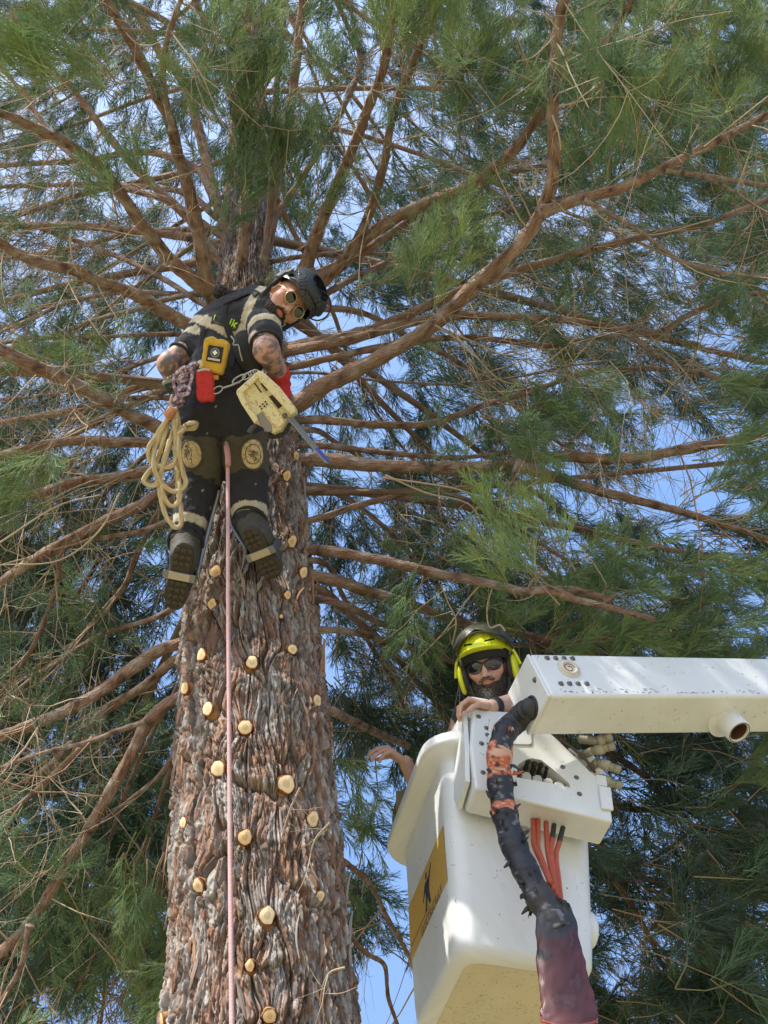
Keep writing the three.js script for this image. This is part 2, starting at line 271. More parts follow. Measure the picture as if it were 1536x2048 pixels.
// sawn stubs
{
  const ring = texture(256, 256, (i, j) => { const x = (i - 128) / 128, y = (j - 128) / 128, a = Math.atan2(y, x), r = Math.hypot(x, y) * (1 + 0.05 * Math.sin(a * 3 + 1)), k = Math.sin(r * 44 + nz(x * 3, y * 3, 2) * 3) * 7 + (hash(i, j) - 0.5) * 18 + Math.sin(a * 60 + nz(x * 9, y * 9, 1) * 4) * 3; return r < 0.4 ? [224 + k, 196 + k, 158 + k] : r > 0.86 ? [148 + k, 92 + k, 56 + k] : [244 + k, 224 + k, 184 + k]; });
  const cutMats = [[1, 1, 1], [0.96, 0.9, 0.82], [1, 0.95, 0.88], [0.9, 0.78, 0.64]].map(c => new THREE.MeshStandardMaterial({ map: ring, roughness: 0.9, color: new THREE.Color().setRGB(...c) })), red = new THREE.MeshStandardMaterial({ vertexColors: true, roughness: 0.95 });
  for (const q of STUBS) {
    const n = q.n.clone().add(V(rr(-0.1, 0.1), rr(-0.7, -0.2), rr(-0.1, 0.1))).normalize(), end = q.p.clone().addScaledVector(q.n, rr(0.014, 0.027)), mid = end.clone().addScaledVector(n, -0.02), root = q.p.clone().addScaledVector(q.n, -0.08).add(V(0, rr(-0.07, -0.03), 0));
    const sd = rnd() * 50, ex = rr(0.78, 1.0);
    const g = sweep([root, root.clone().lerp(mid, 0.6), mid, end], (t) => q.r * (1.5 - 0.5 * sstep(0, 0.75, t)), { seg: 14, rs: 22, cap: false, disp: (t, a) => q.r * (0.2 * nz(Math.cos(a) * 2 + sd, Math.sin(a) * 2, t) + 0.07 * nz(Math.cos(a) * 7 + sd, Math.sin(a) * 7, t * 3)), col: (p) => { const k = 0.5 + nz(p.x * 60, p.y * 30, p.z * 60), e = nz(p.x * 25 + 5, p.y * 25, p.z * 25) > 0.1; return e ? [0.34 + 0.1 * k, 0.17 + 0.06 * k, 0.07] : [0.21 + 0.08 * k, 0.115 + 0.05 * k, 0.07]; } });
    const stub = mesh('branch_stub', g, red, tree);
    // the sawn face: a slightly irregular disc, standing 2 mm proud
    const f = frame(end.clone().addScaledVector(n, 0.004), V(0, 1, 0).addScaledVector(n, -n.y), n), pos = [0, 0, 0.003], uv = [0.5, 0.5], idx = [], N = 26;
    for (const [rad, z] of [[0.94, 0.003], [1.0, -0.004]]) for (let i = 0; i < N; i++) { const a = i / N * Math.PI * 2, r = q.r * rad * (1 + 0.18 * nz(Math.cos(a) * 1.4 + sd, Math.sin(a) * 1.4, 3) + 0.05 * nz(Math.cos(a) * 5 + sd, Math.sin(a) * 5, 7)); pos.push(Math.cos(a) * r * ex, Math.sin(a) * r, z + 0.003 * nz(Math.cos(a) * 2 + sd, 5, 1)); uv.push(0.5 + Math.cos(a) * rad * 0.5, 0.5 + Math.sin(a) * rad * 0.5); }
    for (let i = 0; i < N; i++) { const j = (i + 1) % N; idx.push(0, 1 + i, 1 + j, 1 + i, 1 + N + i, 1 + N + j, 1 + i, 1 + N + j, 1 + j); }
    const c = new THREE.BufferGeometry(); c.setAttribute('position', new THREE.Float32BufferAttribute(pos, 3)); c.setAttribute('uv', new THREE.Float32BufferAttribute(uv, 2)); c.setIndex(idx); c.computeVertexNormals(); put(c, f);
    mesh('cut_face', c, cutMats[Math.floor(rnd() * 4)], stub);
  }
}

// how thickly foliage stands against the sky, per 96 x 128 cell of the photograph
const COVER = ['8776775688789999', '7755785577779999', '5455785566688988', '5566675567677788', '6666665566567677', '6666553356656644', '6665554456666555', '6666545465545445', '7766434665544456', '7864325555777643', '8775304567777676', '6677405765555676', '5787404102456566', '8777503511145565', '8756603501144466', '7425601201146676'];
const cover = (x, y) => { const u = clamp(x / 96 - 0.5, 0, 14.99), v = clamp(y / 128 - 0.5, 0, 14.99), i = Math.floor(u), j = Math.floor(v), c = (a, b) => +COVER[b][a]; return lerp(lerp(c(i, j), c(i + 1, j), u - i), lerp(c(i, j + 1), c(i + 1, j + 1), u - i), v - j) / 9; };

const sticks = { pos: [], nor: [], col: [], idx: [] };
function stick(B, pts, r0, r1, c, sides = 4) {
  const n = pts.length; let x = V(0, 0, 0);
  const base = B.pos.length / 3, t = V(0, 0, 0), b = V(0, 0, 0);
  for (let i = 0; i < n; i++) {
    t.copy(pts[Math.min(n - 1, i + 1)]).sub(pts[Math.max(0, i - 1)]).normalize();
    if (i === 0) x.set(t.y, -t.x, 0.31).addScaledVector(t, -(t.y * t.x - t.x * t.y + 0.31 * t.z)).normalize(); else x.addScaledVector(t, -x.dot(t)).normalize();
    b.crossVectors(t, x); const r = lerp(r0, r1, i / (n - 1));
    for (let s = 0; s < sides; s++) { const a = s / sides * Math.PI * 2, cx = Math.cos(a), sx = Math.sin(a), nx = x.x * cx + b.x * sx, ny = x.y * cx + b.y * sx, nq = x.z * cx + b.z * sx; B.pos.push(pts[i].x + nx * r, pts[i].y + ny * r, pts[i].z + nq * r); B.nor.push(nx, ny, nq); B.col.push(c[0], c[1], c[2]); }
  }
  for (let i = 0; i < n - 1; i++) for (let s = 0; s < sides; s++) { const a = base + i * sides + s, d = base + i * sides + (s + 1) % sides; B.idx.push(a, d, a + sides, d, d + sides, a + sides); }
}
const stickGeo = (B) => { const g = new THREE.BufferGeometry(); g.setAttribute('position', new THREE.Float32BufferAttribute(B.pos, 3)); g.setAttribute('normal', new THREE.Float32BufferAttribute(B.nor, 3)); g.setAttribute('color', new THREE.Float32BufferAttribute(B.col, 3)); g.setAttribute('uv', new THREE.Float32BufferAttribute(new Float32Array(B.pos.length / 3 * 2), 2)); g.setIndex(B.idx); return g; };

// nothing of the crown grows into the people or the machine
const clear = (p) => { const [x, y, d] = proj(p); return !(d < 5.25 && ((x > 890 && x < 1260 && y > 1230) || (x > 1000 && y > 1270 && y < 1500) || (x > 770 && x < 1260 && y > 1480) || (x > 290 && x < 670 && y > 530 && y < 1240))); };
const leaves = [];                    // {p, dir, s, tone}
const twigMat = new THREE.MeshStandardMaterial({ vertexColors: true, roughness: 0.9 });
const barkBump = texture(256, 512, (i, j) => { const a = worley(i / 21.333, j / 73.14, 5), v = 90 + 70 * a[0] - 70 * (1 - sstep(0, 0.25, a[1])) + 60 * nz(i / 6, j / 22, 3) + 40 * nz(i / 2.5, j / 6, 9); return [v, v, v]; }, false); barkBump.repeat.set(1, 2.2);
const woodMat = new THREE.MeshStandardMaterial({ vertexColors: true, roughness: 0.95, bumpMap: barkBump, bumpScale: 0.012 });
function barkCol(sd, pale) {
  return (p, t, a) => {
    const n = fbm(p.x * 7 + sd, p.y * 7, p.z * 7, 3), m = nz(p.x * 26, p.y * 26 + sd, p.z * 26), g = nz(p.x * 70, p.y * 70, p.z * 70 + sd);
    let c = [0.37 + 0.15 * n, 0.225 + 0.11 * n, 0.158 + 0.09 * n];
    const w = clamp(sstep(0.0, 0.32, m + n * 0.7) * 0.75 + pale);
    c = [lerp(c[0], 0.47, w), lerp(c[1], 0.40, w), lerp(c[2], 0.33, w)];
    const k = m < -0.42 ? 0.35 : 0.86 + 0.45 * g; return [c[0] * k, c[1] * k, c[2] * k];      // dark lenticels and scars
  };
}
const rndDir = () => { let v; do v = V(rr(-1, 1), rr(-1, 1), rr(-1, 1)); while (v.lengthSq() > 1 || v.lengthSq() < 0.05); return v.normalize(); };
const TWIG = [[0.48, 0.38, 0.26], [0.40, 0.29, 0.19], [0.33, 0.215, 0.14], [0.45, 0.37, 0.26], [0.30, 0.24, 0.15]];
function twigFrom(p, dir, L, r, leafy, level = 0) {
  const pts = [p.clone()], d = dir.clone(), w = rndDir().multiplyScalar(0.22), q = p.clone(), n = 6;
  for (let i = 1; i < n; i++) { d.addScaledVector(w, 0.6).add(V(0, i < 3 ? -0.09 : 0.11, 0)).add(rndDir().multiplyScalar(0.13)).normalize(); q.addScaledVector(d, L / (n - 1)); pts.push(q.clone()); }
  if (!clear(q) || !clear(pts[3])) return pts;
  stick(sticks, pts, r, r * 0.35, TWIG[Math.floor(rnd() * 5)], r > 0.004 ? 5 : 3);
  if (level < 2 && L > 0.16) { const k = level === 0 ? Math.round(L * 5) : 2; for (let i = 0; i < k; i++) { const j = 1 + Math.floor(rnd() * 4), dd = pts[j].clone().sub(pts[j - 1]).normalize().multiplyScalar(0.8).add(rndDir().multiplyScalar(0.8)).normalize(); twigFrom(pts[j], dd, L * rr(0.3, 0.55), r * 0.55, leafy, level + 1); } }
  const px = proj(q), cv = cover(px[0], px[1]);
  if (rnd() < leafy * cv * cv * 0.6) for (let i = 0; i < 2; i++) { const j = 2 + Math.floor(rnd() * 4); leaves.push({ p: pts[Math.min(5, j)].clone(), dir: d.clone().multiplyScalar(0.9).add(rndDir().multiplyScalar(0.7)).normalize(), s: rr(0.6, 1.0), tone: rr(0.15, 0.7) }); }
  return pts;
}
function limb(pts, r0, r1, { twigs = 25, leafy = 0.5, pale = 0, seg = 70, rs = 14, from = 0.18 } = {}) {
  const sd = rnd() * 90, g = sweep(pts, (t) => lerp(r0, r1, Math.pow(t, 0.85)), { seg, rs, disp: (t, a, p) => r0 * (0.18 * nz(p.x * 9 + Math.cos(a) * 0.9, p.y * 9 + sd, p.z * 9 + Math.sin(a) * 0.9) + 0.20 * Math.max(0, nz(p.x * 17 + Math.cos(a) * 3, p.y * 17, p.z * 17 + Math.sin(a) * 3)) + 0.13 * nz(p.x * 28 + Math.cos(a) * 2, p.y * 28, p.z * 28 + Math.sin(a) * 2 + sd) + (t < 0.04 ? 0.35 * (1 - t / 0.04) : 0)), col: barkCol(sd, pale) });
  const m = mesh('branch', g, woodMat, tree), cv = new THREE.CatmullRomCurve3(pts, false, 'centripetal'), L = cv.getLength();
  const n = Math.round(twigs * L / 2.2);
  for (let i = 0; i < n; i++) { const t = lerp(from, 1, Math.sqrt(rnd())), p = cv.getPointAt(t), tg = cv.getTangentAt(t), d = tg.clone().multiplyScalar(0.55).add(rndDir()).add(V(0, -0.1, 0)).normalize(); { const hang = rnd() < 0.4; if (hang) d.add(V(0, -0.8, 0)).normalize(); twigFrom(p, d, (hang ? rr(0.4, 1.1) : rr(0.15, 0.8)) * (0.5 + 0.5 * Math.min(1, L / 2)), rr(0.0018, 0.0048), (hang ? 0.3 : 1) * leafy * sstep(0.1, 0.9, t)); } }
  return m;
}
// limbs of the photograph: spots, width in pixels at both ends, how its distance changes to the tip
function br(s, w0, w1, k = 1, o = {}) {
  const px = s.split(' ').map(q => q.split(',').map(Number)), root = hit(px[0][0], px[0][1], V(0, 0, o.z ?? -3.95), zn), d0 = proj(root)[2];
  let L = [0]; for (let i = 1; i < px.length; i++) L.push(L[i - 1] + Math.hypot(px[i][0] - px[i - 1][0], px[i][1] - px[i - 1][1]));
  const dd = o.d ?? d0, pts = px.map(([x, y], i) => P(x, y, dd * lerp(1, k, Math.pow(L[i] / L[L.length - 1], o.pw ?? 1.1))));
  if (!o.free) pts.unshift(V(axisX(root.y), root.y - 0.02, TZ));
  return limb(pts, w0 * 0.42 * dd / FL, w1 * 0.40 * dd * k / FL, o);
}
// right, upper
br('585,815 640,775 760,715 880,640 960,560 1030,500 1080,430 1105,360 1105,250 1110,150 1115,60 1130,-20', 46, 24, 0.80, { leafy: 0.35 });
br('1080,425 1170,395 1240,375 1330,335 1400,300 1536,230 1600,205', 30, 16, 1.0, { free: 1, d: 5.35, leafy: 0.6 });
br('1330,340 1430,355 1536,372 1620,380', 15, 11, 1, { free: 1, d: 5.35, pale: 0.4 });
br('600,570 680,530 740,470 820,420 940,370 1020,310 1080,230 1150,150 1230,60 1270,-20', 34, 20, 0.84, { leafy: 0.7 });
br('590,560 645,435 700,310 735,220 768,130 790,-10', 36, 18, 0.86, { leafy: 0.5 });
br('600,590 655,555 720,470 750,390 768,325 788,220 833,110 868,-10', 28, 16, 0.9, { leafy: 0.8 });
br('600,600 700,520 768,478 848,420 978,360 1100,330 1220,320', 26, 12, 1.0, { leafy: 0.7 });
br('600,690 700,670 768,650 880,600 950,568 1040,540 1160,505 1300,470 1400,450 1536,400', 28, 14, 1.05, { leafy: 0.8 });
br('590,700 700,680 800,650 898,632 988,632 1148,642 1218,655 1318,665 1368,635 1468,595 1536,585', 28, 10, 1.0, { leafy: 0.5 });
br('1220,655 1248,665 1330,720 1390,745 1460,762 1560,772', 15, 8, 1.0, { free: 1, d: 6.4, pale: 0.4, leafy: 0.4 });
br('600,730 760,695 918,675 1043,685 1088,692 1168,680 1290,670 1400,690', 20, 10, 1.1, { leafy: 0.7 });
br('600,920 768,932 918,935 1008,930 1048,920 1118,912 1238,918 1368,900 1468,880 1560,862', 38, 20, 0.95, { leafy: 0.35 });
br('600,890 768,905 918,915 1008,905 1048,895 1100,880', 20, 8, 1.08);
br('1030,930 1128,960 1208,985 1318,1012 1418,1040 1468,1055 1560,1090', 28, 13, 1.05, { free: 1, d: 5.5, leafy: 0.5 });
br('610,1100 690,1108 768,1122 868,1145 968,1165 1048,1182 1148,1180 1225,1200', 30, 18, 0.94, { leafy: 0.35 });
br('1060,1182 1100,1180 1148,1198 1225,1216 1310,1240', 20, 12, 1.0, { free: 1, d: 4.85, leafy: 0.6 });
br('605,1150 768,1192 868,1225 920,1245 1050,1270 1150,1290 1280,1330', 32, 14, 1.12, { leafy: 0.7, pw: 0.8 });
br('630,1420 700,1440 770,1473 815,1492', 28, 17, 1.2, { pw: 0.7, leafy: 0.1, twigs: 6 });
br('615,1175 700,1230 780,1300 850,1380 900,1440 950,1520', 22, 12, 1.28, { pw: 0.7, leafy: 0.6 });
br('610,840 768,850 868,845 968,810 1068,780 1200,740 1330,740', 22, 10, 1.12, { leafy: 0.7 });
br('700,620 838,685 918,725 998,785 1068,845 1160,920', 17, 8, 1.15, { leafy: 0.7 });
br('600,745 768,762 918,768 1043,752 1148,730 1230,720', 9, 5, 0.9, { pale: 0.5, leafy: 0.2 });
br('1168,400 1268,455 1368,525 1468,548 1560,558', 13, 8, 1, { free: 1, d: 5.3, pale: 0.45, leafy: 0.3 });
br('1400,353 1438,367 1488,395 1560,450', 9, 7, 1, { free: 1, d: 5.3, pale: 0.5, leafy: 0.3 });
br('560,520 700,505 768,508 898,515 973,528 1080,560', 13, 6, 1.05, { leafy: 0.6 });
br('600,560 860,440 978,430 1078,405 1200,380', 18, 8, 1.12, { leafy: 0.7 });
br('590,620 700,560 820,500 900,440 1000,330 1060,250', 20, 8, 1.2, { leafy: 0.9 });
br('625,1040 720,1010 860,985 960,1010 1100,1100 1200,1160', 18, 8, 1.2, { leafy: 0.9 });
br('615,980 740,1030 830,1120 900,1210 960,1300', 18, 8, 1.34, { pw: 0.55, leafy: 0.8 });
br('620,1120 690,1200 740,1290 790,1370 820,1450', 16, 8, 1.34, { pw: 0.55, leafy: 0.8 });
br('600,860 680,890 790,960 900,1060 1000,1180', 16, 7, 1.36, { pw: 0.55, leafy: 0.9 });
// above and left
br('430,600 400,480 385,415 370,350 350,290 340,240 320,200 300,160 270,100 240,45 205,-10', 38, 22, 0.84, { leafy: 0.45 });
br('345,265 325,140 340,60 365,-10', 17, 13, 0.97, { free: 1, d: 5.75, pale: 0.25, leafy: 0.5 });
br('440,600 380,555 340,520 300,470 270,430 240,385 210,345 170,310 125,282 60,250 -10,222', 36, 22, 0.86, { leafy: 0.4 });
br('430,665 400,656 358,640 309,611 270,588 195,562 156,542 98,529 42,510 -15,475', 36, 24, 0.88, { leafy: 0.4 });
br('385,890 342,874 309,851 260,829 228,809 179,783 130,760 81,738 33,715 -15,692', 38, 30, 0.86, { leafy: 0.3 });
br('380,885 309,885 228,884 179,881 124,884 65,895 -15,916', 27, 22, 1.0, { leafy: 0.4 });
br('380,925 340,930 277,946 212,956 146,965 81,985 -15,1009', 28, 22, 0.98, { leafy: 0.5 });
br('380,955 340,975 280,1011 244,1027 195,1050 146,1076 81,1112 -15,1175', 31, 25, 0.94, { leafy: 0.4 });
br('420,765 335,767 260,780 182,812 98,829 -15,850', 24, 16, 1.05, { leafy: 0.6 });
br('420,800 332,796 260,797 200,812 120,850', 16, 8, 1.1, { leafy: 0.6 });
br('430,665 400,667 293,669 195,674 52,678 -15,691', 13, 8, 1.0, { pale: 0.2, leafy: 0.5 });
br('430,585 330,600 280,617 228,630 179,643 114,669 40,690 -15,705', 15, 10, 1.05, { pale: 0.4, leafy: 0.6 });
br('440,580 390,590 300,585 212,588 130,607 65,637 -15,670', 15, 9, 1.1, { pale: 0.3, leafy: 0.7 });
br('440,490 380,475 250,460 150,452 -15,452', 23, 16, 1.08, { leafy: 0.6 });
br('440,440 380,390 240,370 100,370 -15,374', 16, 10, 1.15, { leafy: 0.7 });
br('440,420 400,345 300,305 180,318 100,325 -15,331', 20, 12, 1.15, { leafy: 0.7 });
br('440,460 400,460 275,465 125,500 -15,520', 17, 10, 1.15, { leafy: 0.7 });
br('450,530 370,430 310,375 260,325 215,270 150,185 105,140 60,80 20,20', 25, 12, 1.0, { leafy: 0.7 });
br('460,470 400,270 370,170 320,105 290,50 240,-15', 28, 18, 1.08, { leafy: 0.7 });
br('480,570 490,450 485,300 450,150 430,90 385,-10', 30, 13, 0.92, { leafy: 0.9 });
br('515,560 540,425 545,300 555,150 572,-10', 20, 13, 1.0, { leafy: 0.8 });
br('530,500 555,330 575,240 585,190 595,100 607,-10', 26, 20, 0.95, { leafy: 0.5 });
br('520,470 620,330 690,210 720,120 690,40 660,-20', 18, 10, 0.95, { leafy: 0.6, pale: 0.3 });
br('455,480 330,400 230,370 120,290 40,180 -10,120', 17, 9, 1.2, { leafy: 0.9 });
br('430,620 330,560 250,520 120,470 -10,430', 15, 9, 1.2, { leafy: 0.9 });
br('400,700 300,720 200,760 90,790 -10,800', 14, 8, 1.25, { leafy: 0.8 });
br('390,1000 290,960 200,960 100,930 -10,960', 14, 8, 1.25, { leafy: 0.8 });
// left, lower
br('400,1270 375,1283 324,1299 278,1327 208,1378 139,1419 69,1447 -15,1479', 34, 27, 0.97, { leafy: 0.3 });
br('395,1380 366,1392 320,1420 292,1450 259,1517 218,1586 176,1660 116,1762 60,1845 -15,1920', 31, 26, 0.95, { leafy: 0.3 });
br('292,1443 240,1460 176,1484 83,1507 -15,1543', 13, 10, 1, { free: 1, d: 4.7, pale: 0.35, leafy: 0.2 });
br('190,1475 171,1489 93,1563 -15,1655', 17, 13, 1, { free: 1, d: 4.8, leafy: 0.4 });
br('400,1300 361,1313 287,1373 218,1415 153,1475 83,1545 -15,1600', 26, 16, 1.08, { leafy: 0.5 });
br('400,1020 290,1060 125,1100 116,1160 83,1257 46,1327 -15,1412', 15, 11, 1.0, { leafy: 0.6, from: 0.4 });
br('385,985 330,1010 278,1100 250,1170 208,1220 153,1285 106,1330 20,1400', 18, 10, 1.12, { leafy: 0.6 });
br('60,1850 56,1864 42,1933 -5,2012 -40,2060', 15, 12, 1, { free: 1, d: 4.2, leafy: 0.4 });
br('390,1340 330,1420 270,1540 220,1680 200,1800 190,1920', 13, 8, 1.15, { leafy: 0.9 });
br('385,1420 340,1540 300,1660 250,1800 215,1950 200,2060', 13, 7, 1.15, { leafy: 0.8 });
br('400,1200 300,1240 200,1270 90,1340 -10,1380', 16, 9, 1.2, { leafy: 0.9 });
br('390,1480 310,1560 210,1640 100,1740 -10,1790', 14, 8, 1.18, { leafy: 0.9 });
br('380,1560 340,1650 320,1760 290,1880 240,2010', 12, 7, 1.2, { leafy: 0.9 });
// right, lower
br('880,1400 1000,1440 1100,1470 1210,1505 1278,1544 1323,1588 1367,1630 1412,1677 1450,1707 1536,1760', 20, 9, 1.05, { free: 1, d: 6.0, leafy: 0.5 });
br('900,1540 1000,1560 1225,1612 1337,1621 1397,1612 1515,1618 1560,1640', 22, 12, 1.1, { free: 1, d: 6.2, leafy: 0.7 });
br('920,1560 1100,1640 1189,1683 1234,1716 1278,1749 1323,1770 1382,1805 1441,1841 1536,1900', 21, 8, 1.0, { free: 1, d: 5.9, leafy: 0.6 });
br('930,1590 1100,1670 1189,1707 1228,1760 1272,1826 1302,1879 1326,1933 1367,1986 1412,2025 1450,2070', 16, 9, 1.0, { free: 1, d: 5.8, leafy: 0.5 });
br('655,1700 670,1710 701,1733 740,1768 774,1834 814,1905 840,1960', 15, 9, 1.25, { leafy: 0.2 });
br('670,1835 687,1848 715,1891 740,1911 767,1928 777,1996 797,2055', 13, 9, 1.1, { leafy: 0.1, twigs: 8 });
br('640,1260 800,1290 1000,1360 1250,1480 1400,1590 1536,1660', 18, 8, 1.3, { pw: 0.55, leafy: 1 });
br('640,1200 800,1260 1000,1290 1250,1300 1400,1400 1540,1460', 18, 8, 1.3, { pw: 0.55, leafy: 1 });
// a few bare curling twigs that stand out
for (const [q, d, r] of [['905,1290 912,1240 896,1205 882,1168', 5.2, 0.006], ['1010,1262 1000,1250 980,1255 974,1215 984,1178', 4.9, 0.006], ['1050,372 1040,345 1043,378 1062,375 1076,348 1060,330', 5.2, 0.005], ['1118,60 1090,30 1040,18', 4.9, 0.007], ['1105,230 1118,270 1122,300', 5.0, 0.007], ['575,250 565,210 590,180 640,160 720,150', 6.3, 0.006], ['570,240 600,285 680,292 770,290', 6.3, 0.006], ['1170,400 1210,440 1290,470 1420,440', 5.3, 0.005], ['880,655 960,690 1010,710 1080,700', 5.8, 0.007], ['870,650 930,690 1000,760 1050,770', 5.7, 0.007], ['765,955 900,975 1000,1000 1080,960', 5.3, 0.006], ['770,950 850,985 940,1010 970,1060', 5.3, 0.006], ['600,1575 580,1620 560,1690 548,1760', 4.15, 0.005], ['660,1645 630,1680 615,1740', 4.05, 0.005], ['690,1935 660,1945 645,1975 640,2010', 3.75, 0.005], ['140,470 145,520 155,545', 5.9, 0.007], ['0,1085 120,1010 200,990', 5.1, 0.006], ['240,985 200,1060 120,1120 0,1130', 5.0, 0.006]]) { const p = new THREE.CatmullRomCurve3(q.split(' ').map(k => P(...k.split(',').map(Number), d))).getPoints(18); stick(sticks, p, r * 0.75, r * 0.4, [0.42, 0.34, 0.24], 6); for (let i = 0; i < 3; i++) { const j = 4 + Math.floor(rnd() * 12); twigFrom(p[j], rndDir(), rr(0.08, 0.25), 0.002, 0, 1); } }
// limbs on the far side and overhead, seen only between the others
for (let i = 0; i < 46; i++) {
  const h = rr(5.5, 13), back = i < 30, a = back ? Math.PI + rr(-1.75, 1.75) : rr(-1.2, 1.6), L = rr(3.2, 5.8) * (h > 10 ? 0.8 : 1), r = rr(0.016, 0.032), d = V(Math.sin(a), rr(-0.1, 0.25), Math.cos(a)).normalize(), p = V(axisX(h), h, TZ), pts = [p.clone()];
  if (!back) { p.y += 3.2; pts[0].copy(p); pts[0].x = axisX(p.y); }
  for (let s = 1; s <= 6; s++) { d.add(V(rr(-0.12, 0.12), (s < 4 ? -0.06 : 0.12) + rr(-0.06, 0.06), rr(-0.12, 0.12))).normalize(); p.addScaledVector(d, L / 6); pts.push(p.clone()); }
  limb(pts, r, 0.006, { twigs: 12, leafy: 1.0, seg: 24, rs: 6, from: 0.3 });
}

// ---------- foliage ----------
function sprayGeo(s0) {
  const B = { pos: [], nor: [], col: [], idx: [] }, R = (a, b) => a + (b - a) * hash(s0, k++, 5); let k = 0;
  const cone = (p, q, r) => stick(B, [p, p.clone().lerp(q, 0.55), q], r, r * 0.25, [1, 1, 1], 3);
  const ax = []; for (let i = 0; i <= 5; i++) ax.push(V(0.02 * Math.sin(i * 0.9 + s0), i * 0.038, 0.018 * Math.sin(i * 0.7 + s0 * 2)));
  stick(B, ax, 0.0026, 0.0012, [0.9, 0.8, 0.6], 3);
  for (let i = 0; i < 15; i++) {
    const t = 0.1 + 0.9 * i / 15, p = V(0, 0, 0).lerpVectors(ax[Math.floor(t * 4.99)], ax[Math.floor(t * 4.99) + 1], (t * 4.99) % 1), a = i * 2.4 + R(-0.4, 0.4), sp = R(0.35, 0.75), L = R(0.07, 0.13) * (1.15 - 0.5 * t);
    const d = V(Math.cos(a) * sp, 1, Math.sin(a) * sp).normalize(), q = p.clone().addScaledVector(d, L); q.y += 0.012;
    cone(p, q, 0.0020);
    for (let j = 0; j < 4; j++) { const u = R(0.2, 0.75), pp = p.clone().lerp(q, u), e = d.clone().add(V(R(-0.6, 0.6), 0.25, R(-0.6, 0.6))).normalize(); cone(pp, pp.clone().addScaledVector(e, L * R(0.35, 0.6)), 0.0016); }
  }
  return stickGeo(B);
}
const SPRAYS = [1, 2, 3].map(sprayGeo);
function cluster(C, dir, L, n, tone, s = 1) {
  if (!clear(C) || !clear(C.clone().addScaledVector(dir, L * 0.5)) || !clear(C.clone().addScaledVector(dir, L * 0.5 + 0.18))) return;
  const pts = [], d = dir.clone(), q = C.clone().addScaledVector(dir, -L * 0.6);
  for (let i = 0; i < 5; i++) { pts.push(q.clone()); d.add(rndDir().multiplyScalar(0.25)).add(V(0, 0.04, 0)).normalize(); q.addScaledVector(d, L / 4); }
  stick(sticks, pts, 0.0036, 0.0012, [[0.26, 0.19, 0.11], [0.20, 0.19, 0.09], [0.30, 0.2, 0.12]][Math.floor(rnd() * 3)], 4);
  for (let i = 0; i < n; i++) { const t = 0.2 + 0.8 * rnd(), j = Math.min(3, Math.floor(t * 4)), p = pts[j].clone().lerp(pts[j + 1], t * 4 - j), e = d.clone().multiplyScalar(0.95).add(rndDir().multiplyScalar(0.62)).normalize(), tip = p.clone().addScaledVector(e, 0.05 * rnd()); leaves.push({ p: tip, dir: e.clone().lerp(dir, 0.35).normalize(), s: s * rr(0.75, 1.25), tone: clamp(tone + rr(-0.2, 0.2)) }); }
}
const outward = (p, up) => V(p.x - axisX(p.y), 0, p.z - TZ).normalize().add(V(0, up, 0)).normalize();
// the far crown, thick or open as the photograph shows it
for (let j = -1; j < 17; j++) for (let i = -1; i < 17; i++) {
  const c = +COVER[clamp(j, 0, 15)][clamp(i, 0, 15)] / 9; let n = Math.pow(c, 1.7) * 19; n = Math.floor(n) + (rnd() < n % 1 ? 1 : 0);
  for (let q = 0; q < n; q++) {
    const px = (i + rnd()) * 96, py = (j + rnd()) * 128; if (rnd() > 0.25 + cover(px, py)) continue;
    const e = Math.PI / 4 + Math.atan((1024 - py) / FL), zmin = 4.7, z = rr(zmin, 7.6), d = z / Math.cos(e) * Math.cos(e - Math.PI / 4);
    const C = P(px, py, d); if (Math.hypot(C.x - axisX(C.y), C.z - TZ) < 0.7) continue; const cl = fbm(C.x * 0.95, C.y * 0.95 + 7, C.z * 0.6, 3); if (cl < 0.06 - cover(px, py) * 0.23) continue;
    cluster(C, outward(C, rr(-0.5, 0.3)).add(rndDir().multiplyScalar(0.5)).normalize(), rr(0.4, 0.9), 11, clamp(0.05 + cl * 1.1 + rr(-0.1, 0.1) + (px > 1100 && py < 480 ? 0.2 : 0)), rr(0.8, 1.2));  // upper right clusters get brighter greens, sunlight put into the leaf colour
  }
}
